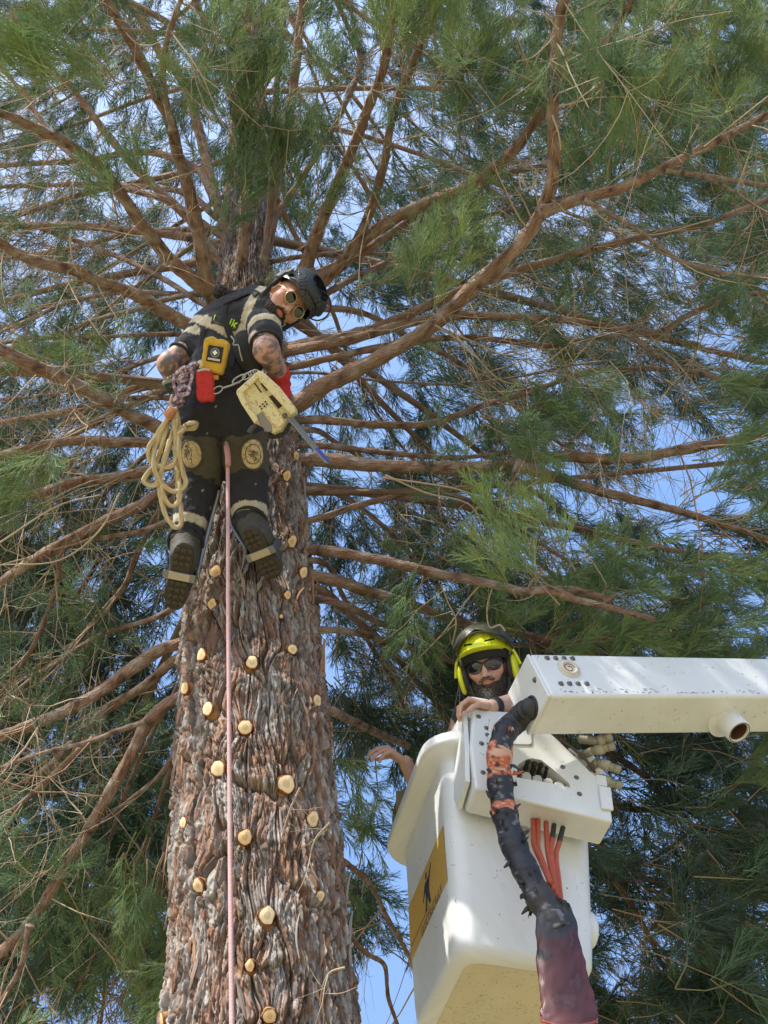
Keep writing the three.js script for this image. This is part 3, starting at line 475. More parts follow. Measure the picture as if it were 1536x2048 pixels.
// nearer tufts that the photograph shows one by one: x, y, spread, distance, number, tone (sunlit tufts painted brighter), direction in the picture
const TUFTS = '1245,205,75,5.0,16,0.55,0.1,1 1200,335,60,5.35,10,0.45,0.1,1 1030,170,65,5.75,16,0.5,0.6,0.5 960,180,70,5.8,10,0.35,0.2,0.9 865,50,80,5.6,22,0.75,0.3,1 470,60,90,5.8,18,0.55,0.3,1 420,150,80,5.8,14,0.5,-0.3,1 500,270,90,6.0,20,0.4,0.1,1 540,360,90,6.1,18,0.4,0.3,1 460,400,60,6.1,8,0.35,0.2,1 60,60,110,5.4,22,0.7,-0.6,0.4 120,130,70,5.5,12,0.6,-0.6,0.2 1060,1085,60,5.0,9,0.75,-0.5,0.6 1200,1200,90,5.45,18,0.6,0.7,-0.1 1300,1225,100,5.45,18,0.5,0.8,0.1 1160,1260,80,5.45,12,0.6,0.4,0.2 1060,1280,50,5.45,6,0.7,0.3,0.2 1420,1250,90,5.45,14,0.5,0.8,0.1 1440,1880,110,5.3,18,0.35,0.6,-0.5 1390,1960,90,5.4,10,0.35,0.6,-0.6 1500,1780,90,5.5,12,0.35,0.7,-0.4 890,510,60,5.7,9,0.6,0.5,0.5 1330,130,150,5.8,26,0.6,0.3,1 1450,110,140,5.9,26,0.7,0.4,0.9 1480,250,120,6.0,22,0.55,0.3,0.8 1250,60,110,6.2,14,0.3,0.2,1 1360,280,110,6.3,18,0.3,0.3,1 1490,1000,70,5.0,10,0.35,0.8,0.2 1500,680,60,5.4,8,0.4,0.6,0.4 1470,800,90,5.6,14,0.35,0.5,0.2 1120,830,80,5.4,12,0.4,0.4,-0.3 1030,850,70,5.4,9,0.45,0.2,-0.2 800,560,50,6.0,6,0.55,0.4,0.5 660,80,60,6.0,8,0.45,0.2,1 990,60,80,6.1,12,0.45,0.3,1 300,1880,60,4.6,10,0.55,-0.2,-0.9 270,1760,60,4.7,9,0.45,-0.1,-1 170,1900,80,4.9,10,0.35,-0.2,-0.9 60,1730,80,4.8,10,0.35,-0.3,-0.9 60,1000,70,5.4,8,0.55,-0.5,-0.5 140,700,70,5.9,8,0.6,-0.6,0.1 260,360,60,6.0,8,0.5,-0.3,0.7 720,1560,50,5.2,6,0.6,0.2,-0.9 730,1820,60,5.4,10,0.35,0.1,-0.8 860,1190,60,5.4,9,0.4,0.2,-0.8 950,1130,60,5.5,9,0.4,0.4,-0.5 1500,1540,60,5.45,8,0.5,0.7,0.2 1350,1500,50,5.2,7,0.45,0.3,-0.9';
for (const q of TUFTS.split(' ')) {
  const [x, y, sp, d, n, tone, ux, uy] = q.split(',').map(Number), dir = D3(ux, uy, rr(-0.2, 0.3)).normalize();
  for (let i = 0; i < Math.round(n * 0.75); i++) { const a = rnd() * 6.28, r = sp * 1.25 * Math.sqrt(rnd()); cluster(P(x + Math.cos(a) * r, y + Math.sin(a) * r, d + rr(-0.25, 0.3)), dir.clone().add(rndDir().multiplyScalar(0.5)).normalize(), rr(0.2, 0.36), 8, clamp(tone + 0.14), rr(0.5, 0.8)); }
}
// the near side of the crown, above the picture, which shades the place
for (let i = 0; i < 330; i++) {
  const a = rr(-1.9, 1.9), r = rr(0.8, 5.4), h = rr(9.6, 15), C = V(-0.7 + Math.sin(a) * r, h - r * 0.12, TZ + Math.cos(a) * r), e = Math.atan2(C.y - 1.6, -C.z);
  if (C.z < -0.3 && e < 1.24) continue;
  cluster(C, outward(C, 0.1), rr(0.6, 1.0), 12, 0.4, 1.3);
}
{
  mesh('twigs', stickGeo(sticks), twigMat, tree).userData.kind = 'stuff';
  const leafMat = new THREE.MeshPhysicalMaterial({ color: 0xffffff, roughness: 0.75, side: THREE.DoubleSide });
  const dark = new THREE.Color().setRGB(0.055, 0.100, 0.072), mid = new THREE.Color().setRGB(0.125, 0.215, 0.100), lite = new THREE.Color().setRGB(0.32, 0.43, 0.15);  // greens lifted to paint in haze and light glowing through the leaves
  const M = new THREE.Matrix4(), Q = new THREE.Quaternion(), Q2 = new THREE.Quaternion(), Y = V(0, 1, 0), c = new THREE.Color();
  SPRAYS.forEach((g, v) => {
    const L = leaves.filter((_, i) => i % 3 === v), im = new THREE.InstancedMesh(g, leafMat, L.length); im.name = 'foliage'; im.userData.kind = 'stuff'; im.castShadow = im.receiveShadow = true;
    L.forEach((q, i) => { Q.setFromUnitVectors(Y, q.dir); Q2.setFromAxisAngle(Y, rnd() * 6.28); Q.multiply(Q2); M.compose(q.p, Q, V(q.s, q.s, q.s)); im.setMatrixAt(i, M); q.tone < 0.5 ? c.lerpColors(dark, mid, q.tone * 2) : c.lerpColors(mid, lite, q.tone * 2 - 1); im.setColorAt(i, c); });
    tree.add(im);
  });
  console.log('sprays', leaves.length, 'twig tris', sticks.idx.length / 3);
}

// ---------- the bucket lift ----------
const lift = thing('bucket_lift', 'white bucket lift with its boom, control box and taped hose beside the tree', 'bucket lift');
const gelTex = (sd, specks, streak, base) => { const d = new Float32Array(1024 * 1024); let k = seed; 
  for (let i = 0; i < specks; i++) { const x = Math.floor(hash(i, 1, sd) * 1024), y = Math.floor(hash(i, 2, sd) * 1024), L = 1 + Math.floor(hash(i, 3, sd) * hash(i, 5, sd) * streak), a = hash(i, 4, sd) * 6.28, v = 25 + 90 * hash(i, 6, sd); for (let s = 0; s < L; s++) for (let q = 0; q < (hash(i, 7, sd) > 0.6 ? 3 : 2); q++) { const X = (x + Math.round(Math.cos(a + s * 0.04) * s) + q + 1024) & 1023, Y = (y + Math.round(Math.sin(a + s * 0.04) * s) + 1024) & 1023; d[Y * 1024 + X] = Math.max(d[Y * 1024 + X], v); } }
  seed = k; return texture(1024, 1024, (i, j) => { const n = fbm(i / 90, j / 160, sd, 4) * 12 + (hash(i, j, sd) - 0.5) * 5, v = d[j * 1024 + i]; return [base[0] + n - v, base[1] + n - v, base[2] + n * 1.3 - v * 0.9]; }); };
const whiteMap = gelTex(3, 150, 22, [226, 229, 229]), dirtyMap = gelTex(8, 1500, 34, [214, 204, 176]);
const white = new THREE.MeshPhysicalMaterial({ map: whiteMap, roughness: 0.38, clearcoat: 0.15, clearcoatRoughness: 0.4 });
const dirty = new THREE.MeshPhysicalMaterial({ map: dirtyMap, roughness: 0.6 });
const boltMat = std(0.16, 0.16, 0.16, 0.45, { metalness: 0.7 }), blackRub = std(0.03, 0.03, 0.032, 0.6), darkIn = std(0.025, 0.025, 0.028, 0.8);
function boxUV(g, s = 1) { if (g.index) g = g.toNonIndexed(); const p = g.attributes.position, n = g.attributes.normal, u = new Float32Array(p.count * 2); for (let i = 0; i < p.count; i++) { const ax = Math.abs(n.getX(i)), ay = Math.abs(n.getY(i)), az = Math.abs(n.getZ(i)); const [a, b] = ax > ay && ax > az ? [p.getZ(i), p.getY(i)] : ay > az ? [p.getX(i), p.getZ(i)] : [p.getX(i), p.getY(i)]; u[i * 2] = a * s; u[i * 2 + 1] = b * s; } g.setAttribute('uv', new THREE.BufferAttribute(u, 2)); return g; }
const rbox = (w, h, d, r, x = 0, y = 0, z = 0, seg = 3) => boxUV(new RoundedBoxGeometry(w, h, d, seg, r)).translate(x, y, z);
function boltGeo(r, t) { const head = new THREE.LatheGeometry([[0, t], [r * 0.55, t * 0.95], [r * 0.9, t * 0.6], [r, 0.0], [r * 1.35, 0], [r * 1.35, -0.002]].map(a => new THREE.Vector2(...a)), 14); const s = new THREE.CylinderGeometry(r * 0.4, r * 0.4, t * 0.2, 6).translate(0, t, 0); return merge([head, s]).rotateX(Math.PI / 2); }   // axis +z
function loft(rings, closeEnd) { // rings of equal count
  const n = rings[0].length, pos = [], uv = [], idx = []; rings.forEach((r, j) => { let u = 0; for (let i = 0; i <= n; i++) { const p = r[i % n]; if (i) u += p.distanceTo(r[(i - 1) % n]); pos.push(p.x, p.y, p.z); uv.push(u, p.y); } });
  for (let j = 0; j < rings.length - 1; j++) for (let i = 0; i < n; i++) { const a = j * (n + 1) + i, b = a + n + 1; idx.push(a, a + 1, b, a + 1, b + 1, b); }
  if (closeEnd) { const c = pos.length / 3, q = V(0, 0, 0); rings[0].forEach(p => q.add(p)); q.divideScalar(n); pos.push(q.x, q.y, q.z); uv.push(0.3, 0.3); for (let i = 0; i < n; i++) idx.push(c, i + 1, i); }
  const g = new THREE.BufferGeometry(); g.setAttribute('position', new THREE.Float32BufferAttribute(pos, 3)); g.setAttribute('uv', new THREE.Float32BufferAttribute(uv, 2)); g.setIndex(idx); g.computeVertexNormals();
  const N = g.attributes.normal, w = n + 1; for (let j = 0; j < rings.length; j++) { const a = j * w, b = a + n, v = V(N.getX(a) + N.getX(b), N.getY(a) + N.getY(b), N.getZ(a) + N.getZ(b)).normalize(); N.setXYZ(a, v.x, v.y, v.z); N.setXYZ(b, v.x, v.y, v.z); }
  return g;
}
const Mk = basis(V(0.977, -0.043, -0.211), V(0.025, 0.996, -0.088), V(0.214, 0.081, 0.974), P(888.5, 1520.2, 4.75));
const kl = (x, y, z) => V(x, y, z).applyMatrix4(Mk), kn = (x, y, z) => V(x, y, z).transformDirection(Mk);
const BW = 0.589, BD = 0.719, BH = 0.775;
function rrect(inset, y, rad) {            // rounded rectangle, counter-clockwise seen from above
  const x0 = inset, x1 = BW - inset, z0 = -BD + inset, z1 = -inset, r = Math.max(0.01, rad), o = [];
  for (const [cx, cz, a0] of [[x1 - r, z1 - r, 90], [x1 - r, z0 + r, 0], [x0 + r, z0 + r, -90], [x0 + r, z1 - r, -180]]) for (let i = 0; i <= 7; i++) { const a = (a0 - i * 90 / 7) * Math.PI / 180; o.push(V(cx + Math.cos(a) * r, y, cz + Math.sin(a) * r)); }
  return o;
}
const taper = (y) => 0.039 * (-y / 0.768);
{
  const rings = [], R = 0.055;
  for (let i = 0; i <= 8; i++) { const a = i / 8 * Math.PI / 2; rings.push(rrect(taper(-BH) + R * (1 - Math.sin(a)), -BH + R * (1 - Math.cos(a)), 0.075 - R * 0.4 * (1 - Math.sin(a)))); }
  for (let i = 1; i < 10; i++) { const y = lerp(-BH + R, 0.0, i / 10); rings.push(rrect(taper(y), y, 0.075)); }
  for (const [o, y] of [[-0.002, 0.005], [-0.012, 0.022], [-0.034, 0.036], [-0.062, 0.042], [-0.074, 0.046], [-0.080, 0.056], [-0.080, 0.082], [-0.076, 0.094], [-0.066, 0.100], [-0.01, 0.102], [0.0, 0.098], [0.006, 0.085], [0.009, 0.0]]) rings.push(rrect(o, y, 0.075 - o));
  for (const y of [-0.2, -0.4, -0.6, -0.745]) rings.push(rrect(taper(y) + 0.009, y, 0.07));
  rings.push(rrect(0.2, -0.747, 0.05));
  const bk = mesh('bucket', put(loft(rings, false), Mk), white, lift);
  const fl = [rrect(taper(-BH) + R, -BH - 0.0006, 0.075 - R * 0.4)]; const inner = rrect(0.28, -BH - 0.0006, 0.01);
  const g = loft([inner, fl[0]], true); const p = g.attributes.position, u = g.attributes.uv; for (let i = 0; i < p.count; i++) u.setXY(i, p.getX(i) * 1.1, p.getZ(i) * 1.1);
  mesh('bucket_floor', put(g, Mk), dirty, bk);
  // round pad on the right side
  mesh('side_pad', put(new THREE.SphereGeometry(1, 28, 18).scale(0.03, 0.068, 0.062).translate(BW - 0.028, -0.57, -0.12), Mk), white, bk);
  // warning label, printed, on the left side
  const cv = document.createElement('canvas'); cv.width = 1024; cv.height = 384; const c = cv.getContext('2d');
  c.fillStyle = '#c9a24a'; c.fillRect(0, 0, 1024, 384);
  for (let i = 0; i < 900; i++) { c.fillStyle = `rgba(${rnd() < 0.5 ? '235,200,120' : '150,115,50'},${rr(0.05, 0.25)})`; c.fillRect(rr(0, 1024), rr(0, 384), rr(2, 60), rr(1, 4)); }
  c.fillStyle = '#24222c'; c.strokeStyle = '#24222c';
  c.beginPath(); c.arc(520, 62, 26, 0, 7); c.fill();
  c.beginPath(); c.moveTo(470, 100); c.lineTo(585, 96); c.lineTo(660, 40); c.lineTo(672, 60); c.lineTo(600, 150); c.lineTo(590, 215); c.lineTo(620, 290); c.lineTo(575, 292); c.lineTo(535, 225); c.lineTo(500, 290); c.lineTo(455, 285); c.lineTo(486, 210); c.lineTo(480, 160); c.lineTo(420, 205); c.lineTo(405, 190); c.closePath(); c.fill();
  c.lineWidth = 10; c.beginPath(); c.moveTo(30, 296); c.lineTo(560, 296); c.stroke();
  c.font = 'bold 84px sans-serif'; c.textBaseline = 'bottom'; c.fillText('ELECTRICALLY', 320, 384);
  for (let i = 0; i < 500; i++) { c.fillStyle = `rgba(${rnd() < 0.6 ? '214,176,92' : '226,222,206'},${rr(0.3, 0.9)})`; c.fillRect(rr(300, 1024), rr(20, 384), rr(1, 7), rr(2, 16)); }
  const t = new THREE.CanvasTexture(cv); t.colorSpace = THREE.SRGBColorSpace;
  const n = 10, pos = [], uv = [], idx = [];
  for (let i = 0; i <= n; i++) for (let j = 0; j <= 4; j++) { const z = lerp(-0.645, -0.075, i / n), y = lerp(-0.242, -0.478, j / 4); pos.push(taper(y) - 0.0012, y, z); uv.push(i / n, 1 - j / 4); }
  for (let i = 0; i < n; i++) for (let j = 0; j < 4; j++) { const a = i * 5 + j; idx.push(a, a + 1, a + 5, a + 1, a + 6, a + 5); }
  const lg = new THREE.BufferGeometry(); lg.setAttribute('position', new THREE.Float32BufferAttribute(pos, 3)); lg.setAttribute('uv', new THREE.Float32BufferAttribute(uv, 2)); lg.setIndex(idx); lg.computeVertexNormals();
  mesh('warning_label', put(lg, Mk), new THREE.MeshStandardMaterial({ map: t, roughness: 0.55, side: THREE.DoubleSide }), bk, 'yellow warning label with a black falling figure and black lettering');
  // flecks of dirt and chips stuck to the shell
  const fs = []; for (let i = 0; i < 34; i++) { const y = rr(-0.72, -0.1), left = rnd() < 0.35, s = rr(0.0010, 0.0030); const f = new THREE.IcosahedronGeometry(s, 0).scale(1, rr(0.6, 2.4), 1); left ? f.scale(0.3, 1, 1).translate(taper(y), y, rr(-0.64, -0.06)) : f.scale(1, 1, 0.3).translate(rr(0.07, 0.53), y, -taper(y)); fs.push(f); }
  mesh('dirt_fleck', put(merge(fs), Mk), std(0.06, 0.05, 0.04, 0.9), bk).userData.kind = 'stuff';
}
// control box on the front
{
  const loc = (x, y, z = 0.17) => { const p = hit(x, y, kl(0, 0, z), kn(0, 0, 1)).applyMatrix4(Mk.clone().invert()); return new THREE.Vector2(p.x, p.y); };
  const out = [[951, 1577], [941, 1492], [946, 1418], [1050, 1424], [1112, 1474], [1186, 1546], [1213, 1562], [1227, 1645]].map(q => loc(...q));
  const hole = [[1028, 1558], [1030, 1527], [1046, 1516], [1063, 1512], [1084, 1516], [1112, 1538], [1143, 1565], [1147, 1581], [1098, 1570]].map(q => loc(...q));
  const round = (pts, r) => { const s = new THREE.Shape(), n = pts.length; for (let i = 0; i < n; i++) { const a = pts[(i + n - 1) % n], b = pts[i], c = pts[(i + 1) % n], p = b.clone().lerp(a, Math.min(0.45, r / b.distanceTo(a))), q = b.clone().lerp(c, Math.min(0.45, r / b.distanceTo(c))); i ? s.lineTo(p.x, p.y) : s.moveTo(p.x, p.y); s.quadraticCurveTo(b.x, b.y, q.x, q.y); } s.closePath(); return s; };
  const sh = round(out, 0.016); sh.holes.push(round(hole, 0.006));
  const g = boxUV(new THREE.ExtrudeGeometry(sh, { depth: 0.128, bevelEnabled: true, bevelThickness: 0.010, bevelSize: 0.010, bevelOffset: -0.010, bevelSegments: 4, curveSegments: 6 }).translate(0, 0, 0.032));
  const box = mesh('control_box', put(g, Mk), white, lift);
  const cen = hole.reduce((a, b) => a.clone().add(b), new THREE.Vector2()).divideScalar(hole.length);
  mesh('recess_back', put(new THREE.BoxGeometry(0.30, 0.16, 0.01).translate(cen.x, cen.y, 0.055), Mk), std(0.22, 0.22, 0.21, 0.7), box);
  for (let i = 0; i < 5; i++) { const p = loc(1052 + i * 22, 1556 + i * 6.2, 0.14); mesh('valve_block', put(merge([rbox(0.036, 0.030, 0.05, 0.004, p.x, p.y, 0.125), rbox(0.022, 0.012, 0.05, 0.003, p.x + 0.004, p.y + 0.02, 0.12)]), Mk), std(0.55, 0.53, 0.47, 0.6), box); }
  for (let i = 0; i < 7; i++) { const p = loc(1040 + i * 13, 1532 + i * 5 + rr(-4, 4), 0.12); mesh('lever', put(merge([new THREE.CylinderGeometry(0.006, 0.008, 0.045, 10).rotateX(1.2).translate(p.x, p.y + 0.012, 0.12), new THREE.SphereGeometry(0.011, 12, 8).translate(p.x, p.y + 0.02, 0.142)]), Mk), i === 0 ? std(0.2, 0.26, 0.33, 0.35) : blackRub, box); }
  for (let i = 0; i < 6; i++) { const a = loc(1034 + i * 14, 1530 + i * 4, 0.1), b = loc(1060 + i * 16, 1520 + i * 8, 0.1); mesh('inner_hose', put(sweep([V(a.x, a.y - 0.02, 0.09), V((a.x + b.x) / 2, (a.y + b.y) / 2 + rr(0, 0.02), 0.115 + rr(-0.01, 0.02)), V(b.x, b.y - 0.01, 0.085)], 0.007, { seg: 14, rs: 8 }), Mk), i % 3 ? blackRub : std(0.18, 0.2, 0.22, 0.4, { metalness: 0.6 }), box); }
  const bg = boltGeo(0.0075, 0.006);
  for (const [x, y] of [[957, 1433], [973, 1456], [975, 1470], [963, 1487], [1153, 1555], [1159, 1588], [1205, 1602], [966, 1545], [1125, 1534]]) { const p = loc(x, y); mesh('bolt', put(bg.clone().translate(p.x, p.y, 0.1705), Mk), boltMat, box); }
  // upright plate behind the left end, with its slots
  const s = new THREE.Shape(); [[-0.10, 0.20], [0.14, 0.135], [0.15, -0.02], [0.145, -0.20], [0.03, -0.235], [-0.065, -0.09]].forEach((q, i) => i ? s.lineTo(...q) : s.moveTo(...q)); s.closePath();
  const pl = new THREE.ExtrudeGeometry(s, { depth: 0.012, bevelEnabled: true, bevelThickness: 0.003, bevelSize: 0.003, bevelSegments: 2 }).rotateY(-Math.PI / 2).translate(0.055, 0, 0);
  mesh('side_plate', put(boxUV(pl), Mk), white, box);
  const top = rbox(0.30, 0.012, 0.20, 0.004, 0.22, 0.196, 0.06); mesh('top_plate', put(top, Mk), white, box);
  // raised inner panel with a dark seam round it
  const ip = [[979, 1440], [1062, 1452], [1062, 1490], [974, 1488]].map(q => loc(...q)), A = round(ip, 0.012);
  mesh('inner_panel', put(boxUV(new THREE.ExtrudeGeometry(A, { depth: 0.003, bevelEnabled: true, bevelThickness: 0.001, bevelSize: 0.001, bevelSegments: 1 }).translate(0, 0, 0.1712)), Mk), white, box);
  const seam = ip.map(q => V(q.x, q.y, 0.1708)); seam.push(seam[0]);
  mesh('seam', put(merge(seam.slice(1).map((q, i) => sweep([seam[i], q], 0.0016, { seg: 2, rs: 6 }))), Mk), std(0.08, 0.07, 0.06, 0.8), box);
  // lip along the lower front edge, brackets and couplings on the right
  mesh('bracket', put(merge([rbox(0.045, 0.10, 0.012, 0.003, 0.565, -0.205, 0.178), rbox(0.04, 0.05, 0.05, 0.004, 0.56, -0.12, 0.15)]), Mk), white, box);
  const cpl = std(0.36, 0.34, 0.25, 0.5, { metalness: 0.25 });
  for (const [x0, y0, x1, y1, x2, y2] of [[1160, 1478, 1196, 1482, 1222, 1473], [1162, 1512, 1186, 1502, 1229, 1491], [1180, 1536, 1196, 1524, 1241, 1541], [1186, 1572, 1196, 1556, 1244, 1573]]) {
    const a = P(x0, y0, 4.78), b = P(x1, y1, 4.73), c = P(x2, y2, 4.70);
    const body = sweep([a, b.clone().lerp(a, 0.3), b], 0.017, { seg: 6, rs: 12 }), t = b.clone().lerp(c, 0.45);
    const ring = sweep([b.clone().lerp(c, 0.12), b.clone().lerp(c, 0.5)], 0.0205, { seg: 2, rs: 12 }), fit = sweep([b, c], 0.0165, { seg: 3, rs: 12 }), nut = sweep([b.clone().lerp(c, 0.72), b.clone().lerp(c, 0.95)], 0.0185, { seg: 2, rs: 6 });
    const m = mesh('coupling', merge([body, fit, nut]), cpl, box); mesh('collar', ring, std(0.42, 0.40, 0.32, 0.5), m);
  }
  mesh('thin_pipe', merge([sweep([P(1120, 1478, 4.74), P(1150, 1500, 4.72), P(1172, 1520, 4.72), P(1190, 1545, 4.73)], 0.006, { seg: 20, rs: 8 }), sweep([P(1130, 1476, 4.76), P(1136, 1500, 4.73), P(1150, 1512, 4.72)], 0.004, { seg: 16, rs: 8 })]), std(0.12, 0.08, 0.06, 0.6), box);
}
// boom
const BOOM_O = P(1057, 1306, 4.6);
const Mb = basis(V(0.9148, 0.23851, -0.32596), V(-0.27605, 0.95833, -0.07352), V(0.29484, 0.15724, 0.94252), BOOM_O), bl = (x, y, z) => V(x, y, z).applyMatrix4(Mb);
{
  const w = 0.213, h = 0.218, L = 4.2;
  const boom = mesh('boom', put(rbox(L, h, w, 0.016, L / 2 + 0.004, -h / 2, -w / 2, 5), Mb), white, lift);
  mesh('end_plate', put(rbox(0.012, h - 0.004, w - 0.004, 0.005, 0.0, -h / 2, -w / 2, 4), Mb), white, boom);
  const bg = boltGeo(0.0085, 0.008);
  for (let i = 0; i < 4; i++) { mesh('bolt', put(bg.clone().translate(0.069 + i * 0.037, -0.026, 0.001), Mb), boltMat, boom); mesh('bolt', put(bg.clone().translate(0.071 + i * 0.037, -0.157, 0.001), Mb), boltMat, boom); }
  mesh('bolt', put(bg.clone().rotateY(-Math.PI / 2).translate(-0.0065, -0.109, -0.03), Mb), boltMat, boom);
  { const r = []; for (let i = 0; i < 24; i++) { const a = i / 24 * 6.2832; r.push(V(-0.007, -0.166 + Math.cos(a) * 0.040, -0.117 + Math.sin(a) * 0.040)); } mesh('grommet', put(sweep(r, 0.006, { closed: true, seg: 48, rs: 8 }), Mb), blackRub, boom); }
  // round cap with a rusty spiral
  const capg = new THREE.LatheGeometry([[0, 0.004], [0.022, 0.004], [0.026, 0.010], [0.030, 0.012], [0.034, 0.010], [0.036, 0.004], [0.046, 0.003], [0.048, 0]].map(a => new THREE.Vector2(...a)), 40).rotateX(Math.PI / 2);
  const rc = mesh('round_cap', put(capg.clone().translate(0.140, -0.080, 0.0005), Mb), std(0.62, 0.58, 0.48, 0.5), boom);
  const rust = std(0.20, 0.085, 0.03, 0.9), sp = []; for (let i = 0; i <= 22; i++) { const a = i / 22 * 8.2, r = 0.024 - 0.0165 * i / 22; sp.push(V(0.140 + Math.cos(a) * r, -0.080 + Math.sin(a) * r, 0.0052)); }
  mesh('rust_ring', put(sweep(sp, 0.0016, { seg: 60, rs: 6 }), Mb), rust, rc);
  // hollow post under the boom with its flange
  const y0 = -h, fl = new THREE.LatheGeometry([[0.052, 0.05], [0.078, 0.03], [0.083, 0.0], [0.083, -0.006], [0.055, -0.009], [0.051, -0.02], [0.0505, -0.086], [0.048, -0.092], [0.041, -0.092], [0.039, -0.086], [0.039, -0.002], [0, -0.002]].map(a => new THREE.Vector2(...a)), 44);
  const postMat = white.clone(); postMat.side = THREE.DoubleSide; fl.index.array.reverse(); fl.rotateX(-0.22); fl.computeVertexNormals();
  const post = mesh('hollow_post', put(boxUV(fl.translate(0.86, y0 + 0.004, -0.13)), Mb), postMat, boom);
  const rg = []; for (let i = 0; i <= 30; i++) { const a = i / 30 * Math.PI * 2; rg.push(V(Math.cos(a) * 0.0445, -0.0915, Math.sin(a) * 0.0445).applyAxisAngle(V(1, 0, 0), -0.22).add(V(0.86, y0 + 0.004, -0.13))); }
  mesh('rust_rim', put(sweep(rg, 0.0022, { seg: 40, rs: 6 }), Mb), rust, post);
  mesh('shaded_rusty_bore', put(boxUV(new THREE.CylinderGeometry(0.0383, 0.0383, 0.075, 28, 1, true).translate(0, -0.046, 0).rotateX(-0.22).translate(0.86, y0 + 0.004, -0.13)), Mb), (() => { const m = std(0.13, 0.062, 0.035, 0.95); m.side = THREE.DoubleSide; return m; })(), post);  // rust lining, coloured extra dark to paint in the shade inside the post
  // chipped paint along the lower edge and scratches
  const fs = []; const chip = (x, y, z, sx, sy) => { const n = 7, s = new THREE.Shape(); for (let i = 0; i < n; i++) { const a = i / n * 6.28, r = rr(0.4, 1.1), X = Math.cos(a) * r * sx, Y = Math.sin(a) * r * sy; i ? s.lineTo(X, Y) : s.moveTo(X, Y); } s.closePath(); return new THREE.ExtrudeGeometry(s, { depth: 0.0004, bevelEnabled: false }).rotateZ(rr(-0.5, 0.5)); };
  for (let i = 0; i < 150; i++) { const x = Math.pow(rnd(), 0.8) * 1.6 + 0.03; if (rnd() < 0.75) fs.push(chip(0, 0, 0, rr(0.002, 0.012), rr(0.001, 0.003)).translate(x, -h + 0.017 + 0.022 * Math.pow(rnd(), 2), 0.0004)); else fs.push(chip(0, 0, 0, rr(0.002, 0.008), rr(0.0008, 0.002)).translate(x, rr(-0.18, -0.02), 0.0004)); }
  for (let i = 0; i < 26; i++) fs.push(chip(0, 0, 0, rr(0.002, 0.010), rr(0.001, 0.0025)).rotateX(Math.PI / 2).rotateY(rr(0, 3)).translate(rr(0.05, 1.4), -h - 0.0002, rr(-0.2, -0.03)));
  mesh('paint_chips', put(merge(fs), Mb), std(0.16, 0.17, 0.19, 0.7), boom).userData.kind = 'stuff';
}
// hose, wrapped in worn tape
const hosePts = [bl(0.05, -0.164, -0.118), bl(-0.012, -0.168, -0.116), P(1036, 1440, 4.60), P(1008, 1468, 4.50), P(999, 1510, 4.46), P(1000, 1560, 4.42), P(1008, 1620, 4.35), P(1028, 1690, 4.26), P(1057, 1752, 4.17), P(1088, 1812, 4.08), P(1120, 1866, 4.00)];
{
  const col = (p, t, a) => {
    const n = fbm(p.x * 20, p.y * 20, p.z * 20, 3), m = nz(p.x * 70, p.y * 70, p.z * 70), e = n * 0.05;
    const or = (t > 0.315 + e && t < 0.425 + e) || (t > 0.52 + e * 0.6 && t < 0.555 + e * 0.6);
    if (or) return m > 0.25 ? [0.62, 0.33, 0.22] : m < -0.35 ? [0.05, 0.04, 0.04] : n > 0.12 ? [0.60, 0.36, 0.27] : [0.50, 0.12, 0.055];
    if (t < 0.235) return [0.035, 0.035, 0.038];
    return n + m * 0.4 > 0.28 ? [0.16, 0.16, 0.17] : t > 0.83 ? [0.045, 0.04, 0.04] : [0.022, 0.024, 0.034];
  };
  const hose = mesh('hose', sweep(hosePts, (t) => t < 0.24 ? lerp(0.036, 0.042, sstep(0.03, 0.13, t)) : 0.0455 + 0.003 * Math.sin(t * 60), { seg: 260, rs: 26, col, disp: (t, a, p) => t < 0.24 ? 0.0038 * Math.sin(t * 330) : 0.0035 * nz(p.x * 30, p.y * 30, p.z * 30) + 0.0022 * nz(t * 75 + a * 0.6, a, 3) }), new THREE.MeshStandardMaterial({ vertexColors: true, roughness: 0.55 }), lift);
  const cv = new THREE.CatmullRomCurve3(hosePts, false, 'centripetal'), mats = [blackRub, std(0.5, 0.14, 0.07, 0.7), std(0.55, 0.33, 0.25, 0.7)]; mats.forEach(m => m.side = THREE.DoubleSide);
  for (let i = 0; i < 46; i++) { const t = i < 26 ? rr(0.25, 0.58) : rr(0.58, 0.95), p = cv.getPointAt(t), tg = cv.getTangentAt(t), o = rndDir(); o.addScaledVector(tg, -o.dot(tg)).normalize(); if (o.dot(FW) > 0.2) continue;
    const m = mesh('tape_flap', sweep([p.clone().addScaledVector(o, 0.048), p.clone().addScaledVector(o, 0.056).add(rndDir().multiplyScalar(0.006)), p.clone().addScaledVector(o, rr(0.058, 0.072)).add(rndDir().multiplyScalar(0.018))], (u) => 0.011 * (1 - 0.75 * u), { seg: 6, rs: 6, flat: 0.16 }), t < 0.44 ? mats[i % 3] : mats[0], hose); m.castShadow = true; }
}
